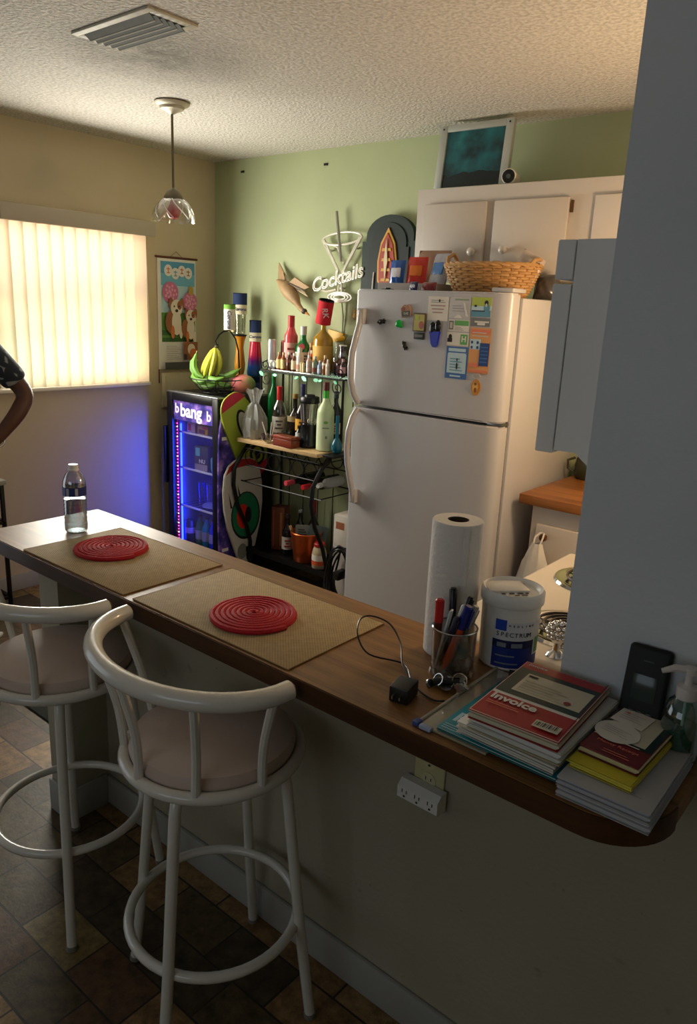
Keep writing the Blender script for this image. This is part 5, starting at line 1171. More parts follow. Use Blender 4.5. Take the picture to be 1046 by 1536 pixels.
for a in (-20, 24, 118, 200): m.box(-.004, .004, -.0334, -.032, .114, .136, P('silver_label_bar', (170, 178, 190), .35), M=R('Z', a + 45))
m.build('label', wb)
MB().lathe([(.0145, .1835), (.0155, .1845), (.0155, .188), (.0142, .189), (.0142, .2), (.013, .2015), (0, .2015)], P('clear_white_cap', (224, 224, 220), .3), 20).build('cap', wb)
pr_ = thing('paper_towel_roll', 'upright roll of white paper towels on the bar', 'paper towel roll', (3.179, -2.099, KZ + .0004))
M_pt = P('paper_towel', (228, 222, 214), .9, bump=.6, scale=110)
MB().lathe([(.021, 0), (.048, 0), (.0505, .003), (.0515, .14), (.0505, .277), (.049, .28), (.021, .28)], M_pt, 40).build('towel_sheets', pr_)
m = MB(); m.lathe([(.0208, .001), (.0208, .278), (.0195, .278), (.0195, .001), (.0208, .001)], P('cardboard_core', (88, 70, 52), .85), 26); m.build('cardboard_core', pr_)
m = MB(); m.box(.0, .012, -.0521, -.0508, .003, .277, M_pt, M=R('Z', 44)); m.build('loose_edge', pr_)
tb = thing('wipes_tub', 'round white tub with a blue label and snap lid beside the paper towels', 'tub', (3.288, -2.052, KZ + .0004), 47)
M_tub = P('tub_white', (222, 220, 214), .35)
MB().lathe([(0, 0), (.052, 0), (.0555, .004), (.0575, .13), (.0, .13)], M_tub, 40).build('tub_body', tb)
ld = MB(); ld.lathe([(.0, .1305), (.0605, .1305), (.062, .133), (.062, .152), (.058, .158), (.054, .155), (.05, .149), (0, .149)], M_tub, 40); ld.box(-.05, .03, -.012, .045, .147, .1535, M_tub, .002)
p = Print(ld, T(0, -.022, .1495))
for k, w_ in enumerate((.008, .01, .012, .007)): p.rect(-.03 + k * .016, -.03 + k * .016 + w_, .0, .007, INK)
for k, w_ in enumerate((.01, .012)): p.rect(-.008 + k * .014, -.008 + k * .014 + w_, -.012, -.006, INK)
ld.build('lid', tb)
def arcband(m, r0, r1, z0, z1, a0, a1, mt, n=24):
    k = m.mi(mt); t = bmesh.new(); rw = []
    for i in range(n + 1):
        a = math.radians(-90 + a0 + (a1 - a0) * i / n); rw.append((t.verts.new((r0 * cos(a), r0 * sin(a), z0)), t.verts.new((r1 * cos(a), r1 * sin(a), z1))))
    for i in range(n): t.faces.new((rw[i][0], rw[i + 1][0], rw[i + 1][1], rw[i][1]))
    m.add(t, k)
def tr_(z): return .0555 + .002 * z / .13 + .0004
m = MB(); BLN, BLD_, GRE, WHI = P('tub_blue', (22, 48, 128), .45), P('tub_dark_blue', (14, 24, 72), .45), P('tub_green', (70, 140, 66), .45), P('tub_label_white', (208, 210, 214), .45)
for z0, z1, mt in ((.008, .066, BLN), (.066, .104, WHI), (.05, .066, BLD_)): arcband(m, tr_(z0) + (.0004 if mt is BLD_ else 0), tr_(z1) + (.0004 if mt is BLD_ else 0), z0, z1, -52, 62, mt)
arcband(m, tr_(.086) + .0005, tr_(.108) + .0005, .086, .108, -48, -26, P('tub_royal_blue', (28, 64, 170), .45))
for z, a0, a1 in ((.056, -42, -24), (.056, -14, 8)): arcband(m, tr_(z) + .001, tr_(z) + .001, z - .004, z + .005, a0, a1, P('tub_grey', (120, 128, 140), .5))
arcband(m, tr_(.05) + .001, tr_(.05) + .001, .034, .074, 34, 56, WHI); arcband(m, tr_(.05) + .0014, tr_(.05) + .0014, .038, .07, 38, 54, GRE)
for ch, a in zip('SPECTRUM', range(-42, 30, 9)): m.text(ch, .0125, INK, R('Z', a) @ T(0, -tr_(.078) - .0005, .078) @ FRONT, depth=.0003)
for ch, a in zip('MEDLINE', range(-20, 36, 8)): m.text(ch, .006, INK, R('Z', a) @ T(0, -tr_(.097) - .0005, .097) @ FRONT, depth=.0003)
for k in range(2): arcband(m, tr_(.036) + .0006, tr_(.036) + .0006, .032 - .016 * k, .035 - .016 * k, -44, -6 + 8 * k, P('tub_grey', (120, 128, 140)))
m.build('label', tb)
# pen glass and pens
CUP = (3.238, -2.178)
m = MB(); m.lathe([(0, .003), (.038, .003), (.041, .02), (.043, .096), (.0415, .096), (.039, .02), (.036, .009), (0, .008)], clear('pen_glass', (240, 240, 236), .13), 30); m.lathe([(0, 0), (.041, 0), (.044, .004), (.042, .012)], clear('pen_glass'), 30); m.tube(ring(.0425, .096, 30), .0016, CHROME, 5, closed=True)
tag(m.build('pen_glass', loc=(CUP[0], CUP[1], KZ + .0004)), 'clear glass tumbler full of pens beside the paper towels', 'glass')
def pen(label, col, cap, bx, by, tx, ty, L_, r, cat='pen', name='pen', flat=False):
    """bx,by foot and tx,ty lean of the pen inside the glass"""
    M_ = look((CUP[0] + bx, CUP[1] + by, KZ + .0125), (CUP[0] + tx, CUP[1] + ty, KZ + .0125 + .1))
    o = thing(name, label, cat, (0, 0, 0), 0, 'pens in the glass'); o.matrix_world = M_
    a, b_ = P('pen_%d_%d_%d' % col, col, .35), P('pen_%d_%d_%d' % cap, cap, .3)
    m = MB()
    if flat: m.box(-r, r, -r * .3, r * .3, 0, L_, a, r * .2)
    else: m.lathe([(0, 0), (r * .35, .004), (r, .018), (r, L_ * .66), (0, L_ * .66)], a, 14)
    m.build('barrel', o)
    m = MB()
    if flat: m.box(-r * .9, r * .9, -r * .33, r * .33, L_ * .45, L_ * .55, b_)
    else:
        m.lathe([(0, L_ * .66 + .0003), (r * 1.12, L_ * .66 + .0003), (r * 1.15, L_ * .98), (r * .8, L_), (0, L_)], b_, 14); m.box(-r * .3, r * .3, -r * 1.7, -r * 1.2, L_ * .7, L_ * .96, b_, .0005)
    m.build('cap' if not flat else 'band', o)
pen('red handled screwdriver standing leftmost in the pen glass', (90, 40, 30), (190, 34, 32), -.026, -.018, -.029, -.014, .135, .0075, 'screwdriver', 'screwdriver')
pen('tallest black pen behind the red handle in the glass', (24, 24, 26), (18, 18, 20), -.01, .01, -.018, .016, .152, .0068)
pen('slim black pen right of the tallest one in the glass', (30, 28, 28), (16, 16, 18), -.012, .004, .006, .02, .145, .0048)
pen('flat pale blue and white pen leaning in the glass', (196, 206, 216), (120, 160, 190), -.022, -.024, -.004, -.02, .125, .0075, flat=True)
pen('silver and clear pen in the middle of the glass', (150, 146, 138), (196, 192, 186), -.014, -.014, .013, -.012, .142, .0052)
pen('grey clear-barrelled pen leaning towards the tub', (110, 110, 106), (170, 170, 164), -.004, -.004, .026, .006, .14, .0055)
pen('dark pen crossing low in front of the glass', (34, 26, 28), (46, 42, 60), -.016, -.02, .012, -.024, .12, .005)
pen('orange marker with a blue cap leaning right in the glass', (214, 82, 40), (26, 36, 120), -.004, -.024, .021, -.0125, .142, .0082, 'marker', 'marker')
ky = thing('key_bunch', 'bunch of silver keys and rings on the bar in front of the pen glass', 'keys', (3.262, -2.236, KZ + .001))
for i, (x, y, r, tlt, rz) in enumerate(((.0, .0, .016, 18, 0), (.022, .012, .013, 70, 30), (-.012, -.008, .011, 60, -20))):
    m = MB(); m.tube(ring(r, 0, 24), .0013, CHROME, 6, closed=True, M=T(x, y, .004 + r * sin(math.radians(tlt))) @ R('Z', rz) @ R('X', tlt)); m.build('ring', ky)
for i, (x, y, rz, tl) in enumerate(((-.02, .008, 150, 8), (.01, -.014, 250, 10), (.03, .0, 20, 14), (-.005, .014, 95, 16), (.018, .02, 55, 6))):
    m = MB(); key_ = [(-.011, .0), (-.008, .009), (.0, .012), (.008, .009), (.011, 0), (.006, -.008), (.0035, -.01), (.0035, -.034), (.0, -.038), (-.0035, -.034), (-.0018, -.03), (-.0035, -.026), (-.0018, -.022), (-.0035, -.018), (-.0035, -.01), (-.006, -.008)]
    m.prism(key_, 0, .002, STEEL if i % 2 else CHROME, T(x, y, .003 + .003 * i) @ R('Z', rz) @ R('X', tl)); m.build('key', ky)
m = MB(); m.tube([(-.02, -.012, .007), (.02, .016, .012)], .007, P('black_fob', (24, 24, 26), .3), 10); m.lathe([(0, 0), (.009, .0), (.009, .004), (0, .004)], STEEL, 16, T(-.025, -.018, .004) @ R('Y', 60)); m.build('fob', ky)
ch = thing('phone_charger', 'black charger block with prongs and a long cord lying on the bar', 'charger', (3.228, -2.322, KZ + .0004), 12)
M_chg = P('charger_black', (22, 24, 22), .4)
MB().box(-.0185, .0185, -.026, .024, 0, .03, M_chg, .003).build('block', ch)
for dx in (-.007, .007): m = MB(); m.box(dx - .0008, dx + .0008, -.0375, -.026, .012, .018, P('brass_prong', (206, 196, 170), .25, .9)); m.build('prong', ch)
def smooth(pts, n=6):
    pts = [Vector(p) for p in pts]; out = []
    for i in range(len(pts) - 1):
        p0, p1, p2, p3 = pts[max(i - 1, 0)], pts[i], pts[i + 1], pts[min(i + 2, len(pts) - 1)]
        for k in range(n):
            t = k / n; out.append(.5 * ((2 * p1) + (-p0 + p2) * t + (2 * p0 - 5 * p1 + 4 * p2 - p3) * t * t + (-p0 + 3 * p1 - 3 * p2 + p3) * t ** 3))
    return out + [pts[-1]]
ci = (T(3.228, -2.322, KZ + .0004) @ R('Z', 12)).inverted()
cpts = [(3.2225, -2.2945, .955), (3.205, -2.27, .952), (3.153, -2.222, .945), (3.093, -2.253, .955), (3.063, -2.253, .985), (3.038, -2.215, 1.0), (3.044, -2.184, 1.0), (3.075, -2.162, .985), (3.119, -2.184, .965), (3.161, -2.234, .951), (3.205, -2.265, .9435), (3.244, -2.288, .943), (3.275, -2.296, .943), (3.292, -2.285, .943)]
m = MB(); m.tube(smooth([ci @ Vector(p) for p in cpts]), .0018, BLACK, 7); m.build('cord', ch)
# papers
m = MB(); m.box(3.297, 3.43, -2.382, -2.108, .9404, .9445, P('clear_zip_pouch', (150, 142, 120), .22, coat=.6, bump=.3, scale=30), .0015)
m.tube([(3.299, -2.382, .9455), (3.297, -2.11, .9455)], .003, P('pouch_zip', (170, 164, 146), .3), 6); m.box(3.292, 3.304, -2.388, -2.372, .9404, .949, P('blue_slider', (60, 80, 140), .35), .002); m.box(3.306, 3.33, -2.39, -2.378, .9404, .948, P('pale_blue_slider', (150, 164, 190), .35), .003)
tag(m.build('zip_pouch'), 'clear plastic zip pouch with a blue slider under the teal book', 'pouch')
def book(name, label, x0, x1, y0, y1, z0, z1, cover, pages=(222, 214, 194), rz=0, draw=None, cat='book', group=None, ct=.0012, wavy=0):
    o = thing(name, label, cat, ((x0 + x1) / 2, (y0 + y1) / 2, z0), rz, group)
    w_, h_, t_ = (x1 - x0) / 2, (y1 - y0) / 2, z1 - z0
    m = MB(); pm = P('pages_%d_%d_%d' % pages, pages, .8); n_ = max(2, int(t_ / .0035))
    for k in range(n_):
        e = .0014 * ((k * 7) % 5 - 2) + wavy * ((k * 5) % 7 - 3) * .0008
        m.box(-w_ + .001 + e, w_ - .001 + e, -h_ + .001 - e, h_ - .001 - e * .5, ct + (t_ - 2 * ct) * k / n_, ct + (t_ - 2 * ct) * (k + 1) / n_ - .0002, pm)
    m.build('pages', o)
    m = MB(); m.box(-w_, w_, -h_, h_, t_ - ct + .0002, t_, cover, .0003)
    if draw: draw(Print(m, T(0, 0, t_), .0002), w_, h_)
    m.build('cover', o)
    m = MB(); m.box(-w_, w_, -h_, h_, 0, ct - .0002, cover if cat != 'paper stack' else pm); m.build('back_cover', o)
    return o
TEAL = P('teal_cover', (22, 128, 140), .4)
book('teal_book', 'thin teal book lying lowest under the stack of invoice pads', 3.334, 3.545, -2.377, -2.16, .9462, .9515, TEAL, draw=lambda p, w, h: (p.text('Pl', .045, -w * .78, -h * .55, PALEB, bold=.001), p.lines(-w * .95, -w * .6, -h * .95, -h * .78, 3, PALEB, .3), p.disc(w * .85, -h * .8, .01, .01, GRNP)))
book('paper_stack', 'ragged stack of white loose papers under the invoice pads', 3.37, 3.54, -2.372, -2.17, .952, .972, PAPER, (204, 200, 188), -1.5, cat='paper stack', wavy=2)
book('invoice_pad', 'cream-paged form pad, lowest of the three under the printed invoice cover', 3.388, 3.545, -2.377, -2.168, .9725, .985, P('pad_manila', (196, 184, 150), .6), (206, 204, 196), 1, cat='pad', group='invoice pads stacked on the bar')
book('invoice_pad', 'white-paged form pad directly under the printed invoice cover', 3.396, 3.551, -2.382, -2.165, .9855, .9985, P('pad_white', (212, 210, 204), .6), (214, 212, 206), -1, cat='pad', group='invoice pads stacked on the bar')
INVR, INVG, INVC = P('invoice_red', (164, 30, 32), .42), P('invoice_dark_green', (24, 52, 48), .42), P('invoice_cream', (206, 200, 178), .5)
def inv(p, w, h):
    p.rect(-w * .985, w * .985, -h * .985, h * .985, PAPER); p.rect(-w * .97, w * .97, -h * .97, -h * .28, INVR); p.rect(-w * .97, w * .97, -h * .2, h * .78, INVG); p.rect(-w * .97, w * .97, h * .74, h * .97, INVR)
    p.rect(-w * .68, w * .88, -h * .06, h * .6, INVC); p.lines(-w * .6, w * .5, h * .0, h * .4, 5, P('cream_line', (182, 174, 150), .6), .2); p.disc(w * .55, h * .06, .006, .006, P('stamp_red', (140, 60, 50), .6), 12); p.rect(-w * .62, -w * .4, h * .48, h * .53, INK)
    p.text('Invoice', .027, -w * .36, -h * .42, PAPER, bold=.0009); p.lines(-w * .86, -w * .1, -h * .66, -h * .55, 2, SALM, .35); p.text('Invoice', .012, -w * .62, h * .86, PALEB)
    p.rect(w * .32, w * .88, -h * .86, -h * .66, INVC)
    for k in range(12): p.rect(w * (.36 + .042 * k), w * (.36 + .042 * k + (.014, .026, .01)[k % 3]), -h * .82, -h * .7, INK)
    p.rect(w * .97, w * .99, -h * .97, h * .97, P('dark_red_spine', (92, 16, 22), .5))
book('invoice_book', 'red and dark green invoice book on top of the tall stack', 3.392, 3.54, -2.388, -2.168, .999, 1.0145, INVR, (206, 198, 170), 2.5, inv, group=None)
book('writing_pad', 'thick white writing pad, lower of the pair at the rounded counter end', 3.553, 3.686, -2.396, -2.185, .9404, .9558, P('dull_white_pad', (176, 174, 172), .75), (176, 176, 180), 1, cat='pad', group='white writing pads')
book('writing_pad', 'white writing pad with faint ink, upper of the pair at the rounded counter end', 3.551, 3.684, -2.395, -2.184, .9562, .9705, P('dull_white_pad', (176, 174, 172), .75), (172, 172, 178), 1, lambda p, w, h: (p.lines(-w * .8, w * .7, -h * .72, -h * .62, 2, GREYINK, .2), p.rect(w * .5, w * .75, h * .86, h * .9, INK)), cat='pad', group='white writing pads')
book('yellow_pad', 'curling yellow note pad under the maroon receipt book', 3.557, 3.651, -2.363, -2.18, .971, .983, P('yellow_paper', (206, 190, 50), .7), (210, 194, 70), -2, cat='pad', wavy=2)
MAR = P('maroon_cover', (112, 26, 34), .45)
def rec(p, w, h):
    p.rect(-w * .97, w * .97, -h * .95, -h * .5, MAR); p.rect(-w * .97, w * .97, -h * .46, h * .86, INVG); p.rect(-w * .8, w * .72, -h * .38, h * .72, INVC); p.rect(-w * .97, w * .97, h * .84, h * .97, MAR); p.text('Money Receipt', .0105, 0, -h * .62, SALM); p.lines(-w * .3, w * .6, -h * .9, -h * .78, 2, SALM, .3); p.rect(-w * .95, w * .6, -h * .48, -h * .45, PAPER)
book('receipt_book', 'maroon and dark green receipt book under the round paper note', 3.560, 3.650, -2.336, -2.15, .9835, .9955, MAR, (206, 196, 150), -2, rec)
m = MB(); m.prism([(.034 * cos(a), .033 * sin(a)) for a in [2 * PI * k / 30 for k in range(30)]], 0, .0006, PAPER); p = Print(m, T(0, 0, .0006)); p.lines(-.022, .022, -.01, .012, 4, GREYINK, .15)
tag(m.build('round_note', loc=(3.588, -2.262, .9972), rot=(0, 0, math.radians(-10))), 'round white paper note lying on the receipt book', 'note')
m = MB(); m.box(-.026, .026, -.026, .026, 0, .0005, PAPER); p = Print(m, T(0, 0, .0005)); p.lines(-.018, .018, -.01, .016, 4, GREYINK, .15); p.disc(-.012, .01, .003, .003, SALM)
tag(m.build('square_note', loc=(3.592, -2.205, .9972), rot=(0, 0, math.radians(-6))), 'small square white note above the round one on the receipt book', 'note')
ph = thing('cordless_phone', 'black phone with a small grey screen leaning against the wall behind the receipt book', 'phone', (0, 0, 0))
ph.matrix_world = T(3.592, -2.182, KZ + .002) @ R('Z', 4) @ R('X', -11)
MB().box(-.034, .034, -.008, .008, 0, .165, P('phone_black', (11, 12, 13), .6), .007, seg=3).build('phone_body', ph)
MB().box(-.019, .019, -.0092, -.0081, .075, .118, P('phone_screen', (52, 64, 60), .15), .0005).build('screen', ph)
m = MB()
for k in range(3):
    for j in range(3): m.box(-.018 + j * .014, -.008 + j * .014, -.009, -.0081, .022 + k * .014, .03 + k * .014, P('phone_key', (34, 36, 38), .4), .001)
m.build('keypad', ph)
m = MB(); m.box(-.008, .008, -.009, -.0081, .14, .143, P('phone_key', (34, 36, 38))); m.build('earpiece', ph)
sp = thing('soap_bottle', 'clear pump bottle of green liquid soap at the right end of the bar', 'soap bottle', (3.657, -2.1765, KZ + .0004))
MB().lathe([(0, 0), (.029, 0), (.031, .004), (.031, .075), (.024, .1), (.013, .112), (.013, .12)], clear('soap_plastic', (206, 230, 224), .3), 26).build('bottle_body', sp)
MB().lathe([(0, .003), (.028, .003), (.0295, .006), (.0295, .06), (0, .06)], P('green_soap', (26, 112, 96), .15, trans=.3), 24).build('soap', sp)
m = MB(); m.lathe([(.0155, .108), (.016, .128), (.008, .13), (.006, .132), (.006, .148), (.01, .15), (.01, .16), (0, .161)], P('pump_white', (214, 206, 200), .4), 20); m.tube([(0, 0, .155), (-.02, -.012, .157), (-.036, -.022, .15)], [.007, .006, .004], P('pump_white', (214, 206, 200)), 8); m.tube([(0, 0, .108), (.002, 0, .01)], .0022, P('dip_tube', (220, 224, 222), .3), 6); m.build('pump', sp)
m = MB(); m.tube(smooth([(3.335, -2.128, .952), (3.37, -2.118, .954), (3.415, -2.13, .955), (3.46, -2.1555, .953), (3.52, -2.157, .952), (3.548, -2.158, .951)], 5), .0098, P('black_strap', (16, 16, 17), .6), 10)
tag(m.build('black_strap'), 'thick black cord lying along the wall behind the invoice stack', 'cord')

# ------------------------------------------------------------------ outlet on the half wall
ot = thing('power_outlet', 'ivory duplex outlet plate on the half wall under the bar', 'outlet', (3.19, YW, .685))
M_iv = P('ivory_plate', (190, 184, 140), .4)
MB().box(-.037, .037, -.006, 0, -.06, .06, M_iv, .002).build('cover_plate', ot)
for z in (-.022, .022):
    m = MB(); m.lathe([(0, 0), (.017, 0), (.0175, .0015), (0, .0022)], P('ivory_receptacle', (196, 190, 150), .4), 22, T(0, -.006, z) @ R('X', 90))
    p = Print(m, on_front(0, -.0083, z)); p.rect(-.0075, -.0055, -.001, .0075, INK); p.rect(.0055, .0075, .0, .007, INK); p.disc(0, -.008, .0028, .0028, INK, 10); m.build('receptacle', ot)
ad = thing('outlet_adapter', 'white three-way outlet adapter plugged into the ivory outlet', 'adapter', (3.187, YW - .0085, .637))
M_ad = P('adapter_white', (222, 220, 216), .45)
m = MB(); m.prism([(0, -.024), (.026, -.024), (.034, -.018), (.034, .008), (.02, .02), (0, .02)], -.05, .05, M_ad, T(0, 0, 0) @ Matrix(((0, 0, 1, 0), (-1, 0, 0, 0), (0, 1, 0, 0), (0, 0, 0, 1)))); m.build('adapter_body', ad)
for x in (-.032, 0, .032):
    m = MB(); p = Print(m, on_front(x, -.0342, -.004)); p.rect(-.0065, -.0045, .0, .009, INK); p.rect(.0045, .0065, .0, .008, INK); p.disc(0, -.007, .0026, .0026, INK, 10); m.build('socket', ad)

# ------------------------------------------------------------------ bar stools
M_stl = P('stool_white_enamel', (214, 210, 200), .22, coat=.4, var=.05, scale=20); M_seat = P('stool_vinyl', (196, 178, 166), .42, bump=.06, scale=180)
def make_stool(label, loc, rz, turn=0):
    s = thing('bar_stool', label, 'bar stool', loc, rz, 'white bar stools at the counter')
    SZ = .682
    m = MB(); m.tube(ring(.187, SZ, 48), .0135, M_stl, 12, closed=True); m.tube([(-.187, 0, SZ), (.187, 0, SZ)], .009, M_stl, 8); m.tube([(0, -.187, SZ), (0, .187, SZ)], .009, M_stl, 8); m.build('seat_ring', s)
    MB().lathe([(0, SZ - .006), (.165, SZ - .006), (.175, SZ + .004), (.178, SZ + .02), (.172, SZ + .036), (.15, SZ + .046), (.09, SZ + .053), (0, SZ + .056)], M_seat, 44).build('seat', s)
    m = MB(); m.tube(ring(.192, .255, 48), .0115, M_stl, 10, closed=True); m.build('foot_ring', s)
    for a in [q + turn for q in (28, 114, 196, 292)]:
        c, d = cos(math.radians(a)), sin(math.radians(a))
        m = MB(); m.tube([(r * c, r * d, z) for r, z in ((.12, SZ - .018), (.14, SZ - .02), (.157, SZ - .032), (.165, SZ - .06), (.172, SZ - .12), (.2045, .255), (.236, .012))], .0125, M_stl, 10)
        leg = m.build('leg', s)
        m = MB(); m.tube([(.236 * c, .236 * d, .0125), (.2372 * c, .2372 * d, .0)], .0145, P('grey_rubber_foot', (120, 116, 108), .7), 10); m.build('rubber_foot', leg)
    ra = [math.radians(180 + 180 * k / 24) for k in range(25)]
    def rail(a): return Vector((.254 * cos(a), .19 * sin(a) - .034, .925))
    m = MB(); m.tube([rail(a) for a in ra], .019, M_stl, 14); rl = m.build('back_rail', s)
    for sg_ in (-1, 1):
        m = MB(); m.lathe([(0, 0), (.017, 0), (.014, .005), (0, .007)], P('brass_end_plug', (120, 108, 84), .3, .7), 14, T(sg_ * .254, -.0335, .925) @ R('X', -90)); m.build('end_plug', rl)
    for a in (186, 227, 268, 309, 350):
        q = math.radians(a); b0 = Vector((.187 * cos(q), .187 * sin(q), SZ)); t_ = rail(q); mid = b0.lerp(t_, .45) - Vector((cos(q), sin(q), 0)) * .012
        m = MB(); m.tube(smooth([b0, mid, t_], 6), .0095, M_stl, 9); m.build('spindle', s)
    return s
make_stool('nearest white metal bar stool with a pale round seat in front of the half wall', (2.79, -2.392, 0), 0)
make_stool('white metal bar stool at the left edge under the far end of the counter', (2.222, -2.42, 0), 3, 32)

# ------------------------------------------------------------------ left edge: metal stand, rug, person
cn = thing('metal_stand', 'narrow black metal stand with a grey stone top by the window wall', 'stand', (.125, -1.86, 0))
for x in (-.085, .085):
    for y in (-.27, .27): m = MB(); m.box(x - .009, x + .009, y - .009, y + .009, 0, .665, BLACKM, .001); m.build('leg', cn)
for z in (.05, .46):
    m = MB(); m.box(-.085, .085, -.279, -.261, z, z + .016, BLACKM); m.box(-.085, .085, .261, .279, z, z + .016, BLACKM); m.box(-.094, -.076, -.27, .27, z, z + .016, BLACKM); m.box(.076, .094, -.27, .27, z, z + .016, BLACKM)
    for k in range(12): m.tube([(-.08, -.25 + k * .045, z + .01), (.08, -.25 + k * .045, z + .01)], .003, BLACKM, 5)
    m.build('shelf_rail', cn)
MB().box(-.1, .1, -.29, .29, .6655, .69, P('grey_stone_top', (150, 152, 144), .35, var=.25, scale=30), .003).build('stone_top', cn)
packet('lilac_bag', 'lilac plastic bag on the bottom rack of the black metal stand', (.11, -1.82, .0665), .16, .2, (150, 116, 156), 30, -4, cat='bag', th=.09)
packet('white_bag', 'small white plastic bag beside the lilac one on the metal stand', (.125, -1.64, .0665), .09, .14, (196, 192, 186), 20, -2, cat='bag', th=.05)
packet('grey_bag', 'grey crumpled bag on the upper rack of the metal stand', (.12, -1.75, .4765), .14, .16, (134, 136, 130), 25, -2, cat='bag', th=.07)
m = MB(); m.box(-.36, .36, -.14, .14, 0, .009, P('dark_green_mat', (34, 38, 30), .95, bump=.6, scale=200), .003); tag(m.build('floor_mat', loc=(1.34, -1.90, 0)), 'dark green floor mat on the kitchen side of the bar end', 'mat')

SKIN = P('brown_skin', (86, 54, 38), .5, var=.06, scale=30)
def skinbody(name, parent, chains, mt, sub=2):
    """chains: list of [(x,y,z,r)...]; a chain may start from an earlier vertex by index ('@',i)"""
    me = bpy.data.meshes.new(name); vs, es, rs = [], [], []
    for chn in chains:
        prev = None
        for q in chn:
            if q[0] == '@': prev = q[1]; continue
            vs.append(q[:3]); rs.append(q[3] if len(q) > 3 else .03)
            if prev is not None: es.append((prev, len(vs) - 1))
            prev = len(vs) - 1
    me.from_pydata(vs, es, []); ob = bpy.data.objects.new(name, me); COL.objects.link(ob)
    md = ob.modifiers.new('s', 'SKIN'); md.use_smooth_shade = True
    for i, r in enumerate(rs):
        sv_ = me.skin_vertices[0].data[i]; sv_.radius = (r, r) if not isinstance(r, tuple) else r; sv_.use_root = (i == 0)
    sb_ = ob.modifiers.new('u', 'SUBSURF'); sb_.levels = sub; sb_.render_levels = sub
    dg = bpy.context.evaluated_depsgraph_get(); dg.update()
    nm = bpy.data.meshes.new_from_object(ob.evaluated_get(dg)); bpy.data.objects.remove(ob); bpy.data.meshes.remove(me)
    nm.materials.clear(); nm.materials.append(mt)
    for p in nm.polygons: p.use_smooth = True
    o = bpy.data.objects.new(name, nm); COL.objects.link(o); o.parent = parent; return o
# local frame: x = lateral (towards the picture's right), -y = forwards; elbow on +x is the arm in view
pe = thing('person', 'person at the left edge in a dark patterned short-sleeved shirt, hand on hip', 'person', (.42, -1.93, 0), 39.8)
body = [[(0, 0, .95, (.15, .1)), (0, .005, 1.08, (.135, .095)), (0, .0, 1.24, (.155, .105)), (0, .01, 1.38, (.15, .09)), (0, .005, 1.445, (.075, .065)), (0, -.005, 1.49, (.055, .055)), (0, -.014, 1.545, (.066, .08)), (0, -.015, 1.63, (.077, .096)), (0, -.008, 1.705, (.062, .078))],
 [('@', 3), (.175, .01, 1.405, .058), (.235, .015, 1.34, .054), (.315, .05, 1.235, .045), (.36, .06, 1.17, .042), (.335, .0, 1.09, .038), (.275, -.055, 1.0, .029), (.245, -.075, .96, .024), (.225, -.085, .925, .026)],
 [('@', 3), (-.175, .01, 1.405, .058), (-.22, .015, 1.33, .054), (-.25, .03, 1.19, .044), (-.262, .03, 1.1, .041), (-.262, .0, .99, .035), (-.262, -.03, .87, .026), (-.262, -.04, .82, .027)],
 [('@', 0), (.095, 0, .86, .088), (.105, -.01, .68, .074), (.11, -.015, .5, .056), (.115, .0, .3, .052), (.12, .02, .11, .038), (.122, .01, .05, .04), (.13, -.09, .035, .034), (.135, -.15, .028, .026)],
 [('@', 0), (-.095, 0, .86, .088), (-.105, -.01, .68, .074), (-.11, -.015, .5, .056), (-.115, .0, .3, .052), (-.12, .02, .11, .038), (-.122, .01, .05, .04), (-.13, -.09, .035, .034), (-.135, -.15, .028, .026)]]
nb = sum(len([q for q in c if q[0] != '@']) for c in body[:1])
i_hand1 = 9 + 8 - 1; i_hand2 = 9 + 8 + 7 - 1
body.append([('@', i_hand1), (.21, -.1, .895, .024), (.195, -.11, .865, .0225)])
nv = lambda: sum(1 for c in body for q in c if q[0] != '@')
pal1 = nv() - 1
for dx, dy, L_ in ((-.012, -.02, .07), (-.003, -.008, .078), (.006, .004, .074), (.012, .016, .06)):
    body.append([('@', pal1), (.195 + dx, -.11 + dy, .845, .009), (.19 + dx, -.112 + dy, .845 - L_ * .5, .0085), (.178 + dx, -.112 + dy, .845 - L_ * .9, .0075)])
body.append([('@', i_hand1), (.215, -.12, .9, .011), (.2, -.14, .88, .0095), (.19, -.15, .865, .008)])
body.append([('@', i_hand2), (-.262, -.05, .785, .025), (-.262, -.055, .755, .023)])
pal2 = nv() - 1
for dx, dy, L_ in ((.0, -.024, .066), (.0, -.009, .078), (.0, .006, .075), (.0, .02, .06)):
    body.append([('@', pal2), (-.262 + dx, -.055 + dy, .735, .009), (-.258 + dx, -.058 + dy, .735 - L_ * .5, .0085), (-.25 + dx, -.058 + dy, .735 - L_ * .9, .0075)])
body.append([('@', i_hand2), (-.255, -.075, .795, .011), (-.25, -.09, .77, .0095), (-.247, -.095, .75, .008)])
bodyo = skinbody('body', pe, body, SKIN)
m = MB(); m.ball((-.028, -.092, 1.635), (.0105, .008, .0055), P('eye_white', (196, 190, 182), .3), 10, 8); m.ball((.028, -.092, 1.635), (.0105, .008, .0055), P('eye_white', (220, 216, 208)), 10, 8)
for s in (-1, 1): m.ball((s * .028, -.0985, 1.635), (.005, .003, .005), P('iris_brown', (40, 24, 16), .2), 8, 6)
m.build('eyes', pe)
m = MB(); m.tube([(0, -.1, 1.645), (0, -.112, 1.615), (0, -.108, 1.6)], [.007, .013, .01], SKIN, 8); m.build('nose', pe)
m = MB(); m.tube([(-.022, -.092, 1.568), (0, -.1, 1.57), (.022, -.092, 1.568)], [.003, .006, .003], P('lips', (120, 66, 58), .45), 8); m.build('mouth', pe)
for s in (-1, 1): m = MB(); m.ball((s * .078, .0, 1.63), (.009, .018, .03), SKIN, 10, 8); m.build('ear', pe)
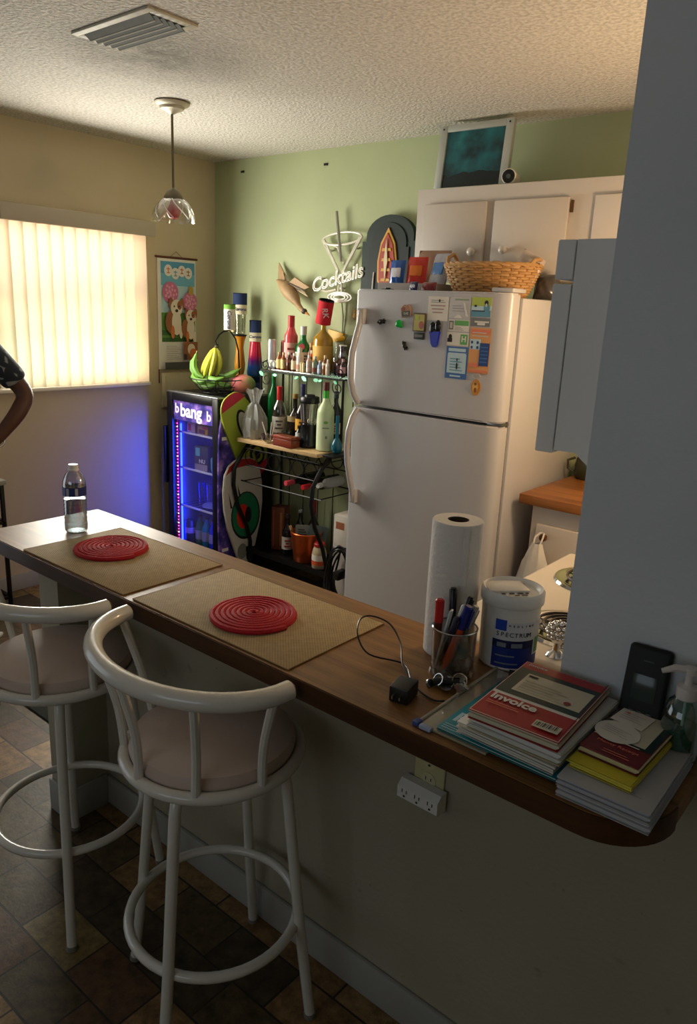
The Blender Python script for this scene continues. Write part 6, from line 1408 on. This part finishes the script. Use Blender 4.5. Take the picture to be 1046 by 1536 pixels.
m = MB(); m.ball((0, .012, 1.69), (.086, .1, .085), P('black_hair', (20, 17, 15), .8, bump=.5, scale=200), 20, 12); m.ball((0, .045, 1.64), (.078, .065, .08), P('black_hair', (20, 17, 15)), 16, 10); m.build('hair', pe)
def shirtmat():
    m, nt, b, N, L = nodes_mat('dark_floral_cloth')
    tc = N('TexCoord'); v = N('TexVoronoi'); v.inputs['Scale'].default_value = 17; v.feature = 'DISTANCE_TO_EDGE'; n = N('TexNoise'); n.inputs['Scale'].default_value = 9
    mx0 = N('Mix'); mx0.data_type = 'VECTOR'; mx0.inputs['Factor'].default_value = .12
    L(tc.outputs['Object'], mx0.inputs['A']); L(tc.outputs['Object'], n.inputs['Vector']); L(n.outputs['Color'], mx0.inputs['B']); L(mx0.outputs['Result'], v.inputs['Vector'])
    r = ramp(N, [(.0, (26, 32, 44)), (.2, (30, 38, 50)), (.24, (120, 126, 130)), (.5, (150, 152, 150))]); L(v.outputs['Distance'], r.inputs['Fac']); L(r.outputs['Color'], b.inputs['Base Color']); b.inputs['Roughness'].default_value = .85; return m
skinbody('shirt', pe, [[(0, 0, .8, (.172, .125)), (0, 0, .92, (.17, .12)), (0, .005, 1.08, (.15, .11)), (0, .0, 1.24, (.17, .12)), (0, .01, 1.385, (.162, .1)), (0, .006, 1.45, (.082, .07))], [('@', 4), (.18, .01, 1.405, .07), (.235, .015, 1.34, .067), (.30, .045, 1.255, .062), (.328, .054, 1.215, .062)], [('@', 4), (-.18, .01, 1.405, .07), (-.222, .015, 1.33, .067), (-.242, .028, 1.22, .06)]], shirtmat())
skinbody('trousers', pe, [[(0, 0, 1.04, (.145, .1)), (0, 0, .9, (.152, .11))], [('@', 1), (.1, 0, .82, .1), (.106, -.01, .66, .086), (.111, -.012, .48, .07), (.116, .0, .28, .065), (.12, .02, .1, .06)], [('@', 1), (-.1, 0, .82, .1), (-.106, -.01, .66, .086), (-.111, -.012, .48, .07), (-.116, .0, .28, .065), (-.12, .02, .1, .06)]], P('dark_trousers', (46, 48, 56), .85))
for s in (-1, 1):
    m = MB(); m.ball((s * .128, -.06, .04), (.052, .135, .04), P('grey_shoe', (70, 70, 72), .6), 18, 10); m.box(s * .128 - .042, s * .128 + .042, -.175, .055, 0, .02, P('shoe_sole', (190, 188, 182), .6), .008); m.build('shoe', pe)
m = MB(); m.tube([(.262 + .0, -.0655, .979) if False else (Vector((.2625, -.064, .983)) + (Vector((.72, .7, .0)) * .033 * cos(a) + Vector((-.45, .46, .76)) * .034 * sin(a))) for a in [2 * PI * k / 24 for k in range(24)]], .004, P('silver_bracelet', (220, 220, 220), .15, 1.0), 7, closed=True); m.build('bracelet', pe)

# ------------------------------------------------------------------ light
def area(name, loc, to, sx, sy, power, col, spread=180):
    l = bpy.data.lights.new(name, 'AREA'); l.shape = 'RECTANGLE'; l.size = sx; l.size_y = sy; l.energy = power; l.color = col; l.spread = math.radians(spread)
    o = bpy.data.objects.new(name, l); COL.objects.link(o); o.location = loc
    o.rotation_euler = (Vector(to) - Vector(loc)).to_track_quat('-Z', 'Y').to_euler(); return o
# daylight outside the blind (back-lights the slats), with the warm and green tones of the yard
area('yard_light_sky', (-.75, -1.0, 1.75), (0, -1.0, 1.5), 1.6, 1.2, 15, (1, .985, .94))
area('yard_light_warm', (-.42, -.75, 1.2), (0, -.75, 1.25), .45, .3, 8, (1, .62, .32))
area('yard_light_warm', (-.42, -1.05, 1.98), (0, -1.05, 1.9), .9, .2, 9, (1, .55, .35))
area('yard_light_green', (-.45, -1.2, 1.25), (0, -1.2, 1.3), .5, .4, 4.5, (.75, .9, .6))
# daylight that comes through the blind into the room
area('window_daylight', (.13, -1.0, 1.56), (2, -1.0, 1.5), .84, .8, 34, (1, .96, .85))
# daylight through the sliding door further along the wall
area('door_daylight', (.05, -3.7, 1.15), (3, -3.5, 1.1), 1.8, 1.7, 6.5, (.86, .93, 1.0))
# warm lamp in the kitchen corner behind the right-hand wall
pt = bpy.data.lights.new('kitchen_lamp', 'POINT'); pt.energy = 21; pt.color = (1, .66, .36); pt.shadow_soft_size = .09
po = bpy.data.objects.new('kitchen_lamp', pt); COL.objects.link(po); po.location = (3.2, -.88, 1.62)
# cool fill lamp added behind the camera; the wall there has no window
area('front_fill', (3.2, YS + .03, 1.7), (3.2, 0, 1.5), 2.0, 1.0, 8, (.74, .87, 1.0))
# blue cooler light
area('cooler_light', (.33, -.448, .56), (0, -.62, .52), .03, .74, 2.8, (.03, .07, 1), 110)
W = bpy.data.worlds.new('sky'); SC.world = W; W.use_nodes = True
nt = W.node_tree; bg = nt.nodes['Background']; sky = nt.nodes.new('ShaderNodeTexSky'); sky.sky_type = 'HOSEK_WILKIE'; sky.turbidity = 4
nt.links.new(sky.outputs[0], bg.inputs['Color']); bg.inputs['Strength'].default_value = 1.2

SC.view_settings.view_transform = 'Standard'; SC.view_settings.look = 'None'; SC.view_settings.gamma = 1.0; SC.view_settings.use_curve_mapping = False
SC.view_settings.exposure = 0.0
SC.cycles.use_denoising = True
SC.cycles.max_bounces = 10; SC.cycles.transparent_max_bounces = 24; SC.cycles.sample_clamp_indirect = 4.0
SC.cycles.caustics_reflective = False; SC.cycles.caustics_refractive = False
